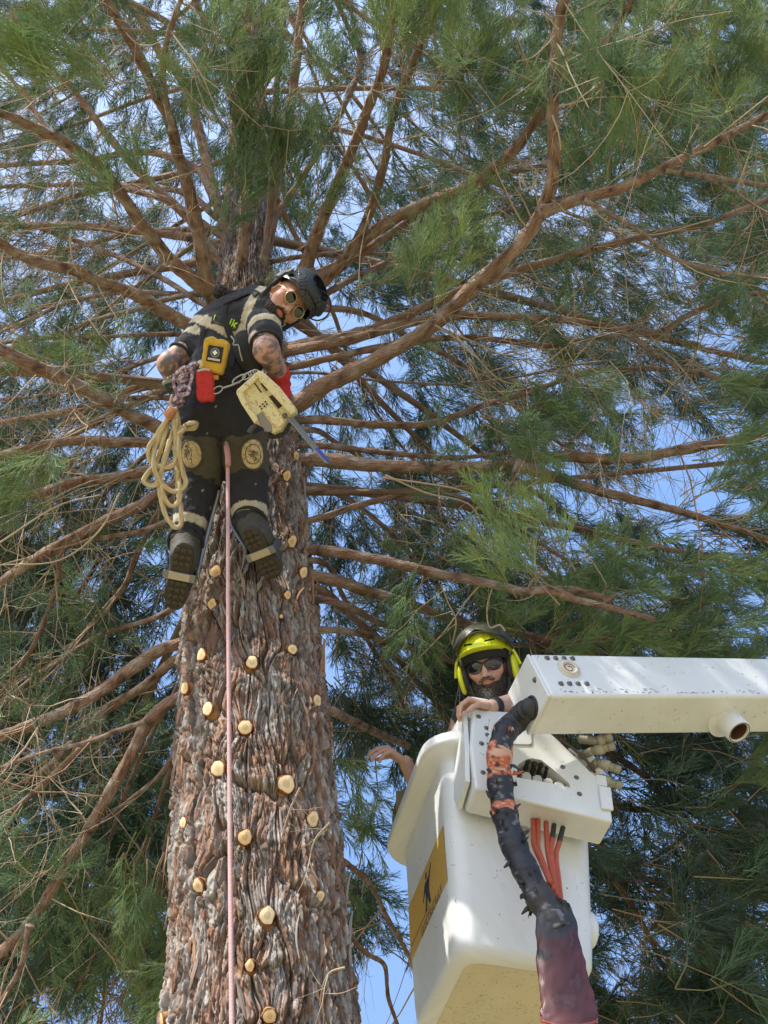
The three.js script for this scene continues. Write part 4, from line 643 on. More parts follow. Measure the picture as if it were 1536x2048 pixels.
{ // split sheath at the hose's end
  const ctr = [[1106, 1812, 36], [1112, 1850, 44], [1117, 1890, 48], [1122, 1935, 52], [1131, 1980, 57], [1138, 2015, 60], [1140, 2038, 62]], rings = [];
  const N = 48, NR = 60; const cx = curveR(ctr.map(q => q[0])), cy = curveR(ctr.map(q => q[1])), cw = curveR(ctr.map(q => q[2]));
  for (let J = 0; J <= NR; J++) { const j = J / NR * 6, x = cx(J / NR), y = cy(J / NR), hw = cw(J / NR); const d = 4.06 - (y - 1812) * 0.0013, c = P(x, y, d), r = hw * 0.92 * d / FL, ring = []; for (let i = 0; i < N; i++) { const a = -i / N * Math.PI * 2, wr = 1 + 0.10 * nz(Math.cos(a) * 2, Math.sin(a) * 2, j * 0.9) + 0.10 * nz(Math.cos(a) * 5 + j * 0.5, Math.sin(a) * 5, j * 1.6) + (J === NR ? 0.04 * hash(i, 3) : 0); ring.push(c.clone().addScaledVector(RT, Math.cos(a) * r * wr).addScaledVector(D3(0.0, -0.25, 1).normalize(), Math.sin(a) * lerp(0.062, 0.030, j / 6) * wr)); } rings.push(ring); }
  const g = loft(rings), p = g.attributes.position, c = []; for (let i = 0; i < p.count; i++) { const n = fbm(p.getX(i) * 11, p.getY(i) * 11, p.getZ(i) * 11, 3), t = Math.floor(i / (N + 1)) / NR, m = nz(p.getX(i) * 45, p.getY(i) * 45, p.getZ(i) * 45); const k = clamp(0.8 + n); const blk = t < 0.26 + n * 0.5; c.push(...(blk ? [0.035, 0.03, 0.032] : n < -0.26 ? [0.085, 0.036, 0.038] : [0.110 * k, 0.030 * k, 0.030 * k])); }
  g.setAttribute('color', new THREE.Float32BufferAttribute(c, 3));
  const sh = mesh('sheath', g, new THREE.MeshStandardMaterial({ vertexColors: true, roughness: 0.42, side: THREE.DoubleSide }), lift, 'cracked dark red plastic sheath on the end of the hose');
  const hem = []; for (let i = 0; i <= N; i++) hem.push(rings[NR][i % N].clone()); mesh('hem', sweep(hem, 0.004, { seg: 60, rs: 6 }), std(0.30, 0.05, 0.04, 0.5), sh);
}
for (const [i, x0, y0, x1, y1, x2, y2] of [[0, 1066, 1640, 1068, 1690, 1100, 1765], [1, 1076, 1640, 1076, 1695, 1106, 1780], [2, 1092, 1645, 1095, 1700, 1112, 1790], [3, 1108, 1650, 1102, 1700, 1116, 1800], [4, 1126, 1655, 1112, 1710, 1122, 1806]])
  mesh('cable', sweep([P(x0, y0, 4.52), P((x0 + x1) / 2, (y0 + y1) / 2, 4.46), P(x1, y1, 4.38), P((x1 + x2) / 2, (y1 + y2) / 2, 4.28), P(x2, y2, 4.13)], 0.0098, { seg: 40, rs: 10, col: (p, t) => i > 2 && t < 0.2 ? [0.03, 0.025, 0.025] : [0.46, 0.085 + 0.03 * nz(p.x * 60, p.y * 60, 1), 0.045] }), new THREE.MeshStandardMaterial({ vertexColors: true, roughness: 0.4 }), lift);

// ---------- people ----------
const skinMat = new THREE.MeshPhysicalMaterial({ vertexColors: true, roughness: 0.55, sheen: 0.2, sheenRoughness: 0.5, sheenColor: new THREE.Color(0.5, 0.3, 0.25) });
// a head in its own frame: x to the viewer's right when it faces one, y up, z forward; eyes at y = 0
function headPrims(M, s = 1) {
  const e = (c, r, k = 0.02, sub) => ell(M, c, r, k, sub), c = (a, b, ra, rb, k = 0.015) => cap(V(...a).applyMatrix4(M), V(...b).applyMatrix4(M), ra, rb, k);
  return [e([0, 0.035, -0.012], [0.076, 0.083, 0.096]), e([0, -0.052, 0.028], [0.056, 0.062, 0.060], 0.05), e([0, -0.102, 0.060], [0.024, 0.018, 0.020], 0.03),
    e([0.045, -0.018, 0.058], [0.024, 0.022, 0.024], 0.03), e([-0.045, -0.018, 0.058], [0.024, 0.022, 0.024], 0.03),
    c([-0.036, 0.026, 0.076], [0.036, 0.026, 0.076], 0.012, 0.012, 0.02), e([0.031, 0.002, 0.098], [0.016, 0.012, 0.014], 0.016, true), e([-0.031, 0.002, 0.098], [0.016, 0.012, 0.014], 0.016, true),
    e([0.031, 0.001, 0.075], [0.0125, 0.0125, 0.0125], 0.002), e([-0.031, 0.001, 0.075], [0.0125, 0.0125, 0.0125], 0.002),
    c([0, 0.010, 0.086], [0, -0.034, 0.106], 0.0085, 0.0125, 0.012), e([0.013, -0.039, 0.094], [0.009, 0.008, 0.011], 0.008), e([-0.013, -0.039, 0.094], [0.009, 0.008, 0.011], 0.008),
    e([0.007, -0.046, 0.100], [0.0035, 0.004, 0.006], 0.003, true), e([-0.007, -0.046, 0.100], [0.0035, 0.004, 0.006], 0.003, true),
    e([0, -0.060, 0.084], [0.025, 0.006, 0.0095], 0.005), e([0, -0.071, 0.083], [0.021, 0.007, 0.0095], 0.005), e([0, -0.0655, 0.094], [0.023, 0.0012, 0.006], 0.003, true),
    ...[-1, 1].flatMap(q => [e([q * 0.080, -0.004, -0.012], [0.010, 0.033, 0.021], 0.008), e([q * 0.087, -0.002, -0.008], [0.006, 0.020, 0.012], 0.006, true)]),
    c([0, -0.05, -0.02], [0, -0.15, -0.035], 0.055, 0.058, 0.04)];
}
// a hand: wrist, direction of the back of the hand, side the palm faces, side of the thumb (+1/-1), bends of the finger joints
function handPrims(W, dir, palm, side, { bend = [0.5, 0.6, 0.4], grow = 1, fat = 0, spread = 0.12, thumb = [0.6, 0.35], varied = 0.15 } = {}) {
  const f = dir.clone().normalize(), n = palm.clone().addScaledVector(f, -palm.dot(f)).normalize(), s = f.clone().cross(n).multiplyScalar(side), o = [];
  const q = (a, b, c) => W.clone().addScaledVector(f, a * grow).addScaledVector(s, b * grow).addScaledVector(n, c * grow);
  const A = [[0.030, 0.092, 0.040, 0.026, 0.021], [0.010, 0.096, 0.045, 0.030, 0.022], [-0.010, 0.090, 0.041, 0.027, 0.021], [-0.028, 0.080, 0.032, 0.021, 0.018]];
  A.forEach(([x, l, a, b, c], i) => {
    const K = q(l, x, -0.002); o.push(cap(q(0.005, x * 0.55, 0), K, (0.0125 + fat), 0.0105 + fat, 0.014));
    let p = K, ang = 0; const sp = spread * (1.2 - i * 0.8);
    [a, b, c].forEach((len, j) => { ang += bend[j] * (1 + varied * (i - 1.5) * 0.6); const d = f.clone().multiplyScalar(Math.cos(ang)).addScaledVector(n, Math.sin(ang)).addScaledVector(s, sp * Math.cos(ang)).normalize(), e = p.clone().addScaledVector(d, len * grow); o.push(cap(p, e, 0.0098 - j * 0.0010 + fat, 0.0090 - j * 0.0012 + fat, 0.003)); p = e; });
  });
  const T0 = q(0.022, 0.026, 0.008), T1 = q(0.056, 0.050, 0.018), d2 = f.clone().multiplyScalar(Math.cos(thumb[0])).addScaledVector(n, Math.sin(thumb[0])).addScaledVector(s, 0.25).normalize(), T2 = T1.clone().addScaledVector(d2, 0.032 * grow), d3 = d2.clone().addScaledVector(n, thumb[1]).addScaledVector(s, -0.2).normalize(), T3 = T2.clone().addScaledVector(d3, 0.026 * grow);
  o.push(cap(T0, T1, 0.015 + fat, 0.012 + fat, 0.012), cap(T1, T2, 0.0115 + fat, 0.010 + fat, 0.004), cap(T2, T3, 0.010 + fat, 0.0085 + fat, 0.003));
  return o;
}
const headFrame = (o, up, fwd) => { const f = fwd.clone().normalize(), u = up.clone().addScaledVector(f, -up.dot(f)).normalize(); return basis(u.clone().cross(f), u, f, o); };
const inFrame = (M) => { const I = M.clone().invert(), v = V(0, 0, 0); return (x, y, z) => v.set(x, y, z).applyMatrix4(I); };
const headColour = (M, base) => { const L = inFrame(M); return (x, y, z) => { const p = L(x, y, z), n = nz(x * 60, y * 60, z * 60) * 0.1 + nz(x * 200, y * 200, z * 200) * 0.06, lip = Math.abs(p.x) < 0.024 && p.y < -0.054 && p.y > -0.078 && p.z > 0.082 ? 1 : 0, ch = sstep(0.035, 0.012, Math.hypot(Math.abs(p.x) - 0.045, p.y + 0.03)) * 0.25; return [base[0] * (1 + n) * (1 + 0.12 * ch), base[1] * (1 + n) * (1 - 0.3 * lip - 0.35 * ch), base[2] * (1 + n) * (1 - 0.28 * lip - 0.4 * ch)]; }; };
const noisy = (base, a = 0.12, f = 40) => (x, y, z) => { const n = 1 + a * nz(x * f, y * f, z * f) + a * 0.8 * nz(x * f * 3.1, y * f * 3.1, z * f * 3.1); return [base[0] * n, base[1] * n, base[2] * n]; };
const cloth = (r, g, b, rough = 0.95) => new THREE.MeshPhysicalMaterial({ color: new THREE.Color().setRGB(r, g, b), roughness: rough, sheen: 0.25, sheenRoughness: 0.6, sheenColor: new THREE.Color(0.3, 0.3, 0.33) });
const vcol = (rough = 0.9) => new THREE.MeshStandardMaterial({ vertexColors: true, roughness: rough });
const local = (M, fn, r) => ({ m: M.clone().invert().elements, fn, r, k: 0 });
const el3 = (x, y, z, a, b, c) => { const k0 = Math.hypot(x / a, y / b, z / c), k1 = Math.hypot(x / a / a, y / b / b, z / c / c); return k0 * (k0 - 1) / (k1 || 1e-6); };

// --- the man in the bucket ---
{
  const man = thing('person', 'bearded man in a yellow helmet and dark sunglasses standing in the white bucket', 'person', undefined); man.name = 'person';
  const up = D3(-0.20, 0.95, -0.2), fwd = D3(-0.22, 0.15, 0.96), H = headFrame(P(974, 1333, 5.10), up, fwd), hp = (x, y, z) => V(x, y, z).applyMatrix4(H);
  const base = [0.62, 0.385, 0.29];
  const neck = hp(0, -0.13, -0.04), ch = P(1000, 1452, 5.22), pel = kl(0.32, -0.10, -0.42), sR = P(935, 1440, 5.26), sL = P(1062, 1428, 5.14);
  const elR = P(852, 1606, 5.20), wrR = P(811, 1524, 5.16), elL = P(1058, 1402, 4.96), wrL = P(981, 1415, 4.79);
  const legs = [-1, 1].flatMap(q => { const h = kl(0.32 + q * 0.09, -0.16, -0.42), kn = kl(0.32 + q * 0.11, -0.42, -0.36), an = kl(0.32 + q * 0.11, -0.66, -0.45), to = kl(0.32 + q * 0.12, -0.70, -0.30); return [cap(h, kn, 0.085, 0.062, 0.04), cap(kn, an, 0.060, 0.042, 0.03), cap(an, to, 0.045, 0.036, 0.03)]; });
  const body = [cap(hp(0, -0.06, -0.03), neck, 0.056, 0.060, 0.03), cap(neck, ch, 0.062, 0.12, 0.05), cap(ch, pel, 0.135, 0.14, 0.08), cap(sR, sL, 0.062, 0.062, 0.07), cap(sR, elR, 0.056, 0.044, 0.04), cap(elR, wrR, 0.043, 0.029, 0.02), cap(sL, elL, 0.056, 0.052, 0.04), cap(elL, wrL, 0.050, 0.031, 0.02), ...legs];
  const hl = handPrims(wrL, D3(-0.96, 0.22, 0.05), D3(-0.35, -0.8, 0.5), 1, { bend: [0.95, 0.75, 0.35], thumb: [0.7, 0.3], spread: 0.10 });
  const hr = handPrims(wrR, D3(-0.80, 0.62, 0.1), D3(-0.45, -0.86, 0.1), -1, { bend: [0.85, 0.45, 0.3], thumb: [0.9, 0.2], spread: 0.14 });
  const hc = noisy([base[0] * 1.02, base[1], base[2]], 0.1, 70);
  mesh('body', [sdfPrims(body, 0.011, noisy(base, 0.08, 50)), sdfPrims(headPrims(H), 0.0036, headColour(H, base)), sdfPrims([...hl, cap(wrL, elL, 0.031, 0.036, 0.02)].slice(0, -1), 0.0035, hc), sdfPrims(hr, 0.0035, hc)], skinMat, man);
  // nails
  // beard and moustache
  const L = inFrame(H), hair = (x, y, z) => { const p = L(x, y, z), g = nz(x * 300, y * 60, z * 300) + 0.35 > Math.hypot((p.x + 0.01) / 0.04, (p.y + 0.118) / 0.04) * 0.8, n = nz(p.x * 260, p.y * 70, p.z * 260), k = 0.75 + 0.9 * n; if (p.y > -0.06 && p.z > 0.075) return [0.13 * k + 0.05, 0.085 * k + 0.035, 0.06 * k + 0.025]; return g ? [0.20 * k + 0.05, 0.19 * k + 0.05, 0.18 * k + 0.05] : [0.045 * k + 0.012, 0.033 * k + 0.01, 0.026 * k + 0.008]; };
  const beard = [local(H, (x, y, z) => {
    const nn = 0.005 * nz(x * 160, y * 50, z * 160) + 0.003 * nz(x * 330, y * 110, z * 330);
    const a = el3(x, y + 0.070, z - 0.032, 0.070, 0.068, 0.074), low = el3(x, y + 0.126, z - 0.055, 0.047, 0.046, 0.046); let d = Math.min(a, low); const h = Math.max(0.03 - Math.abs(a - low), 0) / 0.03; d -= h * h * 0.03 * 0.25;
    const cut = Math.max(y + 0.046 - Math.abs(x) * 0.45 + (Math.abs(x) > 0.05 ? -0.02 : 0), -1), mouth = el3(x, y + 0.064, z - 0.10, 0.031, 0.017, 0.05), cheek = el3(Math.abs(x) - 0.04, y + 0.035, z - 0.085, 0.030, 0.036, 0.05);
    return Math.max(d + nn, cut, -mouth, -cheek, -(z + 0.02));
  }, [0.08, 0.16, 0.12]), local(H, (x, y, z) => { const m = el3(Math.abs(x) - 0.016, y + 0.051 + Math.abs(x) * 0.25, z - 0.092, 0.020, 0.0065, 0.009); return m + 0.002 * nz(x * 250, y * 80, z * 200); }, [0.05, 0.09, 0.11])];
  mesh('beard', sdfPrims(beard, 0.003, hair), vcol(0.9), man);
  mesh('hair', sdfPrims([local(H, (x, y, z) => Math.max(el3(x, y - 0.03, z + 0.02, 0.081, 0.088, 0.092), z - 0.03 + (y > 0.02 ? -0.02 : 0), -(y + 0.045)), [0.09, 0.12, 0.1])], 0.004, noisy([0.03, 0.022, 0.016], 0.3, 120)), vcol(0.9), man);
  // sunglasses
  const glass = new THREE.MeshPhysicalMaterial({ color: new THREE.Color(0.012, 0.013, 0.016), roughness: 0.08, clearcoat: 1 }), fr = std(0.015, 0.015, 0.017, 0.35);
  const sg = mesh('sunglasses', put(merge([...[-1, 1].map(q => sweep([V(q * 0.068, 0.008, 0.064), V(q * 0.082, 0.006, 0.03), V(q * 0.084, 0.002, -0.02)], 0.0035, { seg: 12, rs: 6 })), sweep([V(-0.068, 0.012, 0.068), V(-0.034, 0.021, 0.095), V(0, 0.012, 0.104), V(0.034, 0.021, 0.095), V(0.068, 0.012, 0.068)], 0.0035, { seg: 30, rs: 8 })]), H), fr, man);
  for (const q of [-1, 1]) mesh('lens', put(new THREE.SphereGeometry(1, 28, 18).scale(0.037, 0.0255, 0.012).rotateZ(-q * 0.14).rotateY(q * 0.36).translate(q * 0.037, -0.001, 0.088), H), glass, sg);
  // helmet: shell, brim, dark lining, raised visor, ear cups, chin strap
  const yel = new THREE.MeshPhysicalMaterial({ color: new THREE.Color().setRGB(0.74, 0.80, 0.02), roughness: 0.35, clearcoat: 0.4, clearcoatRoughness: 0.3 });
  const shell = local(H, (x, y, z) => { const o = el3(x, y - 0.055, z + 0.012, 0.108, 0.104, 0.138), i = el3(x, y - 0.05, z + 0.012, 0.100, 0.094, 0.130), rim = 0.046 + z * 0.22 - y; let d = Math.max(o, -i, rim); const ridge = Math.max(el3(x, y - 0.055, z + 0.012, 0.112, 0.110, 0.144), Math.abs(Math.abs(x) - 0.045) - 0.008, 0.07 - y); const brim = Math.max(el3(x, y - 0.052 - 0.012 - (z - 0.1) * 0.16, z - 0.03, 0.100, 0.0085, 0.135), 0.055 - z, -el3(x, y - 0.05, z + 0.012, 0.094, 0.5, 0.124)); const vent = Math.max(Math.abs(Math.abs(x) - 0.046) - 0.020, Math.abs(y - 0.092 - Math.abs(x) * 0.1) - 0.0035, 0.05 - z); return Math.max(Math.min(d, ridge, brim), -vent); }, [0.12, 0.17, 0.17]);
  const hm = mesh('helmet', sdfPrims([shell], 0.0042), yel, man);
  mesh('helmet_lining', sdfPrims([local(H, (x, y, z) => Math.max(el3(x, y - 0.05, z + 0.012, 0.0995, 0.0955, 0.1295), -el3(x, y - 0.035, z + 0.016, 0.088, 0.084, 0.112), 0.012 + (z > 0 ? z * 0.14 : 0) - y), [0.11, 0.16, 0.15])], 0.005), std(0.02, 0.02, 0.022, 0.9), hm);
  mesh('visor', sdfPrims([local(H, (x, y, z) => { const t = Math.atan2(y - 0.045, z + 0.004); return Math.max(Math.abs(el3(x, y - 0.060, z + 0.004, 0.124, 0.122, 0.154)) - 0.0025, (0.80 - Math.abs(x) * 4.0 - t) * 0.13, (t - 2.1) * 0.12, -(y - 0.03)); }, [0.13, 0.2, 0.2])], 0.0038), new THREE.MeshPhysicalMaterial({ color: new THREE.Color().setRGB(0.07, 0.072, 0.045), roughness: 0.3, clearcoat: 0.5 }), hm);
  mesh('visor_rim', put(sweep([V(-0.124, 0.045, 0.04), V(-0.112, 0.085, 0.068), V(-0.07, 0.115, 0.104), V(0, 0.137, 0.117), V(0.07, 0.115, 0.104), V(0.112, 0.085, 0.068), V(0.124, 0.045, 0.04)], 0.0042, { seg: 50, rs: 8 }), H), blackRub, hm);
  for (const q of [-1, 1]) {
    const cup = sdfPrims([local(H, (x, y, z) => { const d = el3(x - q * 0.112, y + 0.034, z - 0.004, 0.017, 0.062, 0.040); return Math.max(d, q * (q * 0.100 - x)); }, [0.16, 0.12, 0.08])], 0.004), c = mesh('ear_cup', cup, yel, hm);
    mesh('ear_cushion', put(new THREE.TorusGeometry(1, 0.30, 10, 28).scale(0.030, 0.044, 0.045).rotateY(Math.PI / 2).translate(q * 0.093, -0.03, 0.004), H), blackRub, c);
    mesh('cup_arm', put(sweep([V(q * 0.112, 0.06, 0.0), V(q * 0.125, 0.03, 0.004), V(q * 0.138, -0.02, 0.004)], 0.006, { seg: 12, rs: 8, flat: 0.6 }), H), yel, c);
    mesh('chin_strap', put(sweep([V(q * 0.09, 0.03, 0.02), V(q * 0.083, -0.06, 0.03), V(q * 0.066, -0.115, 0.045), V(0, -0.150, 0.055)], 0.008, { seg: 20, rs: 6, flat: 0.25 }), H), blackRub, hm);
  }
  // shirt without sleeves, trousers, wristband
  mesh('shirt', sdfPrims([cap(neck.clone().lerp(ch, 0.45), ch, 0.10, 0.135, 0.04), cap(ch, pel, 0.148, 0.152, 0.08), cap(sR, sL, 0.070, 0.070, 0.07)], 0.011, noisy([0.05, 0.052, 0.055], 0.15, 60)), vcol(0.95), man);
  mesh('trousers', sdfPrims([cap(pel.clone().lerp(ch, 0.1), pel, 0.150, 0.155, 0.05), ...legs.slice(0).filter((_, i) => i % 3 < 2).map(q => ({ ...q, ra: q.ra + 0.012, rb: q.rb + 0.014 }))], 0.013, noisy([0.04, 0.04, 0.045], 0.15, 60)), vcol(0.95), man);
  const d = elL.clone().sub(wrL).normalize(), q0 = wrL.clone().addScaledVector(d, 0.012);
  const wb = mesh('wristband', sweep([q0, q0.clone().addScaledVector(d, 0.03)], 0.0365, { seg: 3, rs: 20 }), std(0.02, 0.022, 0.035, 0.6), man);
  const dr = elR.clone().sub(wrR).normalize(), q1 = wrR.clone().addScaledVector(dr, 0.135); mesh('wristband', sweep([q1, q1.clone().addScaledVector(dr, 0.035)], 0.044, { seg: 3, rs: 20 }), std(0.02, 0.022, 0.03, 0.7), man);
}
{ // pouch hanging outside the bucket's far edge
  const t = thing('tool_pouch', 'khaki canvas pouch hanging outside the left edge of the white bucket', 'pouch');
  const M = frame(P(812, 1622, 5.30), D3(0.25, 1, 0.1), FW), g = sdfPrims([ell(M, [0, 0, 0], [0.055, 0.115, 0.045], 0.01)], 0.008, noisy([0.24, 0.21, 0.13], 0.25, 60));
  mesh('bag', g, vcol(0.95), t); mesh('flap', sweep([P(806, 1582, 5.27), P(806, 1610, 5.24), P(808, 1650, 5.25)], 0.03, { seg: 14, rs: 10, flat: 0.2 }), cloth(0.30, 0.27, 0.17), t);
  mesh('hook', sweep([P(818, 1584, 5.28), P(826, 1574, 5.26), P(836, 1580, 5.22)], 0.006, { seg: 12, rs: 8 }), boltMat, t);
}

// --- the climber on the trunk ---
const march = (x, y, f, d0 = 4.3) => { let d = d0; for (let i = 0; i < 200; i++) { const p = P(x, y, d), e = f(p.x, p.y, p.z); if (e < 0.0008) return p; d += Math.max(0.0008, e * 0.6); if (d > 7) return null; } return P(x, y, d); };
// a patch of cloth or print sewn onto a surface at a spot: width and height in metres, `x0` its own sideways direction; disc for round ones
const gradOf = (f, p, e = 0.004) => V(f(p.x + e, p.y, p.z) - f(p.x - e, p.y, p.z), f(p.x, p.y + e, p.z) - f(p.x, p.y - e, p.z), f(p.x, p.y, p.z + e) - f(p.x, p.y, p.z - e)).normalize();
const settle = (f, p, off) => { for (let i = 0; i < 8; i++) p.addScaledVector(gradOf(f, p), -0.8 * f(p.x, p.y, p.z)); return p.addScaledVector(gradOf(f, p), off); };
function patch(c, f, x0, w, h, n, m, off, disc) {
  const N = gradOf(f, c), X = x0.clone().addScaledVector(N, -x0.dot(N)).normalize(), Y = N.clone().cross(X), pos = [], uv = [], idx = [];
  const add = (u, v) => { const p = settle(f, c.clone().addScaledVector(X, (u - 0.5) * w).addScaledVector(Y, (v - 0.5) * h), off); pos.push(p.x, p.y, p.z); uv.push(u, v); };
  if (disc) { add(0.5, 0.5); for (const r of [0.25, 0.5]) for (let i = 0; i < n; i++) { const t = i / n * 6.28319; add(0.5 + Math.cos(t) * r, 0.5 + Math.sin(t) * r); } for (let i = 0; i < n; i++) { const j = (i + 1) % n; idx.push(0, 1 + i, 1 + j, 1 + i, 1 + n + i, 1 + n + j, 1 + i, 1 + n + j, 1 + j); } }
  else { for (let j = 0; j <= m; j++) for (let i = 0; i <= n; i++) add(i / n, 1 - j / m); for (let j = 0; j < m; j++) for (let i = 0; i < n; i++) { const a = j * (n + 1) + i; idx.push(a, a + n + 1, a + 1, a + 1, a + n + 1, a + n + 2); } }
  const g = new THREE.BufferGeometry(); g.setAttribute('position', new THREE.Float32BufferAttribute(pos, 3)); g.setAttribute('uv', new THREE.Float32BufferAttribute(uv, 2)); g.setIndex(idx); g.computeVertexNormals(); g.userData.rim = disc ? Array.from({ length: n }, (_, i) => V(pos[(1 + n + i) * 3], pos[(1 + n + i) * 3 + 1], pos[(1 + n + i) * 3 + 2])) : null; return g;
}
const blackWeb = cloth(0.022, 0.022, 0.025, 0.85);
let shirtField, pantsField;
{
  const man = thing('person', 'tattooed climber in black workwear and black helmet clinging to the trunk, looking back down'); man.name = 'person_001';
  const base = [0.50, 0.27, 0.19];
  const up = D3(0.86, 0.50, -0.1), fwd = D3(0.42, -0.22, 0.86), H = headFrame(P(571, 606, 5.06), up, fwd), hp = (x, y, z) => V(x, y, z).applyMatrix4(H);
  const neckB = P(512, 612, 5.16), sR = P(527, 626, 5.06), sL = P(420, 662, 5.18), chest = P(468, 664, 5.16), waist = P(438, 745, 5.08), hipL = P(404, 822, 5.06), hipR = P(474, 820, 5.06);
  const elR = P(533, 702, 4.84), wrR = P(562, 752, 5.02), elL = P(338, 728, 5.02), wrL = P(350, 772, 5.06);
  const knL = P(402, 948, 5.10), anL = P(372, 1082, 4.98), knR = P(494, 944, 5.10), anR = P(500, 1042, 5.00);
  const legs = [cap(hipL, knL, 0.098, 0.076, 0.05), cap(knL, anL, 0.074, 0.052, 0.03), cap(hipR, knR, 0.098, 0.076, 0.05), cap(knR, anR, 0.074, 0.056, 0.03)];
  const tat = (x, y, z) => { const n = fbm(x * 26 + 4, y * 26, z * 26, 3), m = nz(x * 75, y * 75, z * 75), g = 1 + 0.1 * nz(x * 50, y * 50, z * 50); const ink = n + 0.25 * m; return ink > 0.06 ? [0.15 * g, 0.115 * g, 0.10 * g] : ink > -0.04 ? [0.30 * g, 0.17 * g, 0.13 * g] : [base[0] * g, base[1] * g, base[2] * g]; };
  const armR = [cap(sR, elR, 0.058, 0.050, 0.03), cap(elR, wrR, 0.050, 0.034, 0.02)], armL = [cap(sL, elL, 0.055, 0.046, 0.03), cap(elL, wrL, 0.046, 0.032, 0.02)];
  const torso = [cap(hp(0, -0.06, -0.03), neckB, 0.055, 0.062, 0.04), cap(neckB, chest, 0.08, 0.115, 0.05), cap(sR, sL, 0.062, 0.062, 0.07), cap(chest, waist, 0.115, 0.10, 0.08), cap(waist, hipL, 0.10, 0.09, 0.06), cap(waist, hipR, 0.10, 0.09, 0.06)];
  const hR = handPrims(wrR, D3(0.05, -0.75, -0.4), D3(-0.5, -0.2, -0.6), 1, { bend: [0.8, 0.8, 0.5] }), hL = handPrims(wrL, D3(0.10, -0.97, 0.1), D3(0.8, -0.1, -0.5), 1, { bend: [0.6, 0.7, 0.4] });
  mesh('body', [sdfPrims([...torso, ...armR, ...armL, ...legs], 0.008, tat), sdfPrims(headPrims(H), 0.0036, headColour(H, [0.52, 0.275, 0.195])), sdfPrims(hR, 0.004, noisy(base)), sdfPrims(hL, 0.004, noisy(base))], skinMat, man);
  // gloves, cuffs
  const fat = 0.003, gR = handPrims(wrR, D3(0.05, -0.75, -0.4), D3(-0.5, -0.2, -0.6), 1, { bend: [0.8, 0.8, 0.5], fat }), gL = handPrims(wrL, D3(0.10, -0.97, 0.1), D3(0.8, -0.1, -0.5), 1, { bend: [0.6, 0.7, 0.4], fat });
  mesh('glove', sdfPrims([...gR, cap(wrR, wrR.clone().lerp(elR, 0.12), 0.040, 0.043, 0.01)], 0.004, noisy([0.50, 0.03, 0.03], 0.2, 60)), vcol(0.9), man, 'red work glove on the hand behind the chainsaw');
  mesh('glove', sdfPrims([...gL, cap(wrL, wrL.clone().lerp(elL, 0.22), 0.040, 0.041, 0.01)], 0.004, (x, y, z) => { const n = nz(x * 55, y * 55, z * 55); return n > 0.2 ? [0.10, 0.12, 0.10] : [0.03, 0.035, 0.035]; }), vcol(0.85), man, 'dark grey work glove');
  mesh('wristwatch', [sweep([0, 1, 2, 3, 4, 5, 6, 7].map(i => wrL.clone().lerp(elL, 0.17).addScaledVector(D3(1, 0.2, 0), Math.cos(i * 0.785) * 0.043).addScaledVector(D3(0, 0.1, 1), Math.sin(i * 0.785) * 0.043)), 0.009, { closed: true, seg: 30, rs: 6, flat: 0.5 }), ...[0, 1, 2].map(i => new RoundedBoxGeometry(0.007, 0.010, 0.006, 2, 0.002).translate(0, 0, 0).applyMatrix4(new THREE.Matrix4().makeTranslation(...P(336 + i * 5.2, 756 - i * 3.2, 4.955).toArray())))], std(0.25, 0.27, 0.25, 0.5), man);
  // shirt with reflective tape
  const ax = neckB.clone().sub(waist), al = ax.length(); ax.normalize(); const lat = RT.clone().addScaledVector(ax, -RT.dot(ax)).normalize();
  const shirtP = [cap(neckB, chest, 0.090, 0.122, 0.05), cap(sR, sL, 0.080, 0.080, 0.07), cap(chest, waist, 0.126, 0.118, 0.08), cap(waist, waist.clone().lerp(hipL.clone().add(hipR).multiplyScalar(0.5), 0.5), 0.124, 0.122, 0.06), cap(sR, sR.clone().lerp(elR, 0.66), 0.076, 0.068, 0.04), cap(sL, sL.clone().lerp(elL, 0.52), 0.074, 0.062, 0.04)];
  const tapeR = sR.clone().lerp(elR, 0.48), dR = elR.clone().sub(sR).normalize(), tapeL = sL.clone().lerp(elL, 0.36), dL = elL.clone().sub(sL).normalize(), v = V(0, 0, 0);
  const shirtCol = (x, y, z) => {
    v.set(x, y, z); const u = v.clone().sub(waist).dot(ax), s = v.clone().sub(waist).dot(lat), qr = v.clone().sub(tapeR).dot(dR), ql = v.clone().sub(tapeL).dot(dL), nearR = v.distanceTo(tapeR) < 0.09, nearL = v.distanceTo(tapeL) < 0.085, w = 0.004 * nz(x * 60, y * 60, z * 60), g = 1 + 0.12 * nz(x * 120, y * 30, z * 120);
    const tape = nearR && v.clone().sub(sR).dot(dR) > 0.065 ? Math.abs(qr + w) < 0.020 : nearL && v.clone().sub(sL).dot(dL) > 0.06 ? Math.abs(ql + w) < 0.020 : (Math.abs(u - 0.135 + s * 0.12 + w) < 0.022) || (Math.abs(s - 0.030 + w + (u - 0.2) * 0.10) < 0.020 && u > 0.14);
    return tape ? [0.50 * g, 0.44 * g, 0.32 * g] : [0.030 * g, 0.030 * g, 0.037 * g];
  };
  const folds = (f, a) => (x, y, z) => f(x, y, z) + a * nz(x * 16 + 3, y * 30, z * 16) + a * 0.8 * (0.35 - Math.abs(nz(x * 22 + y * 9, y * 26 - z * 8, z * 22))) + a * 0.5 * nz(x * 45, y * 20 + z * 30, z * 20);
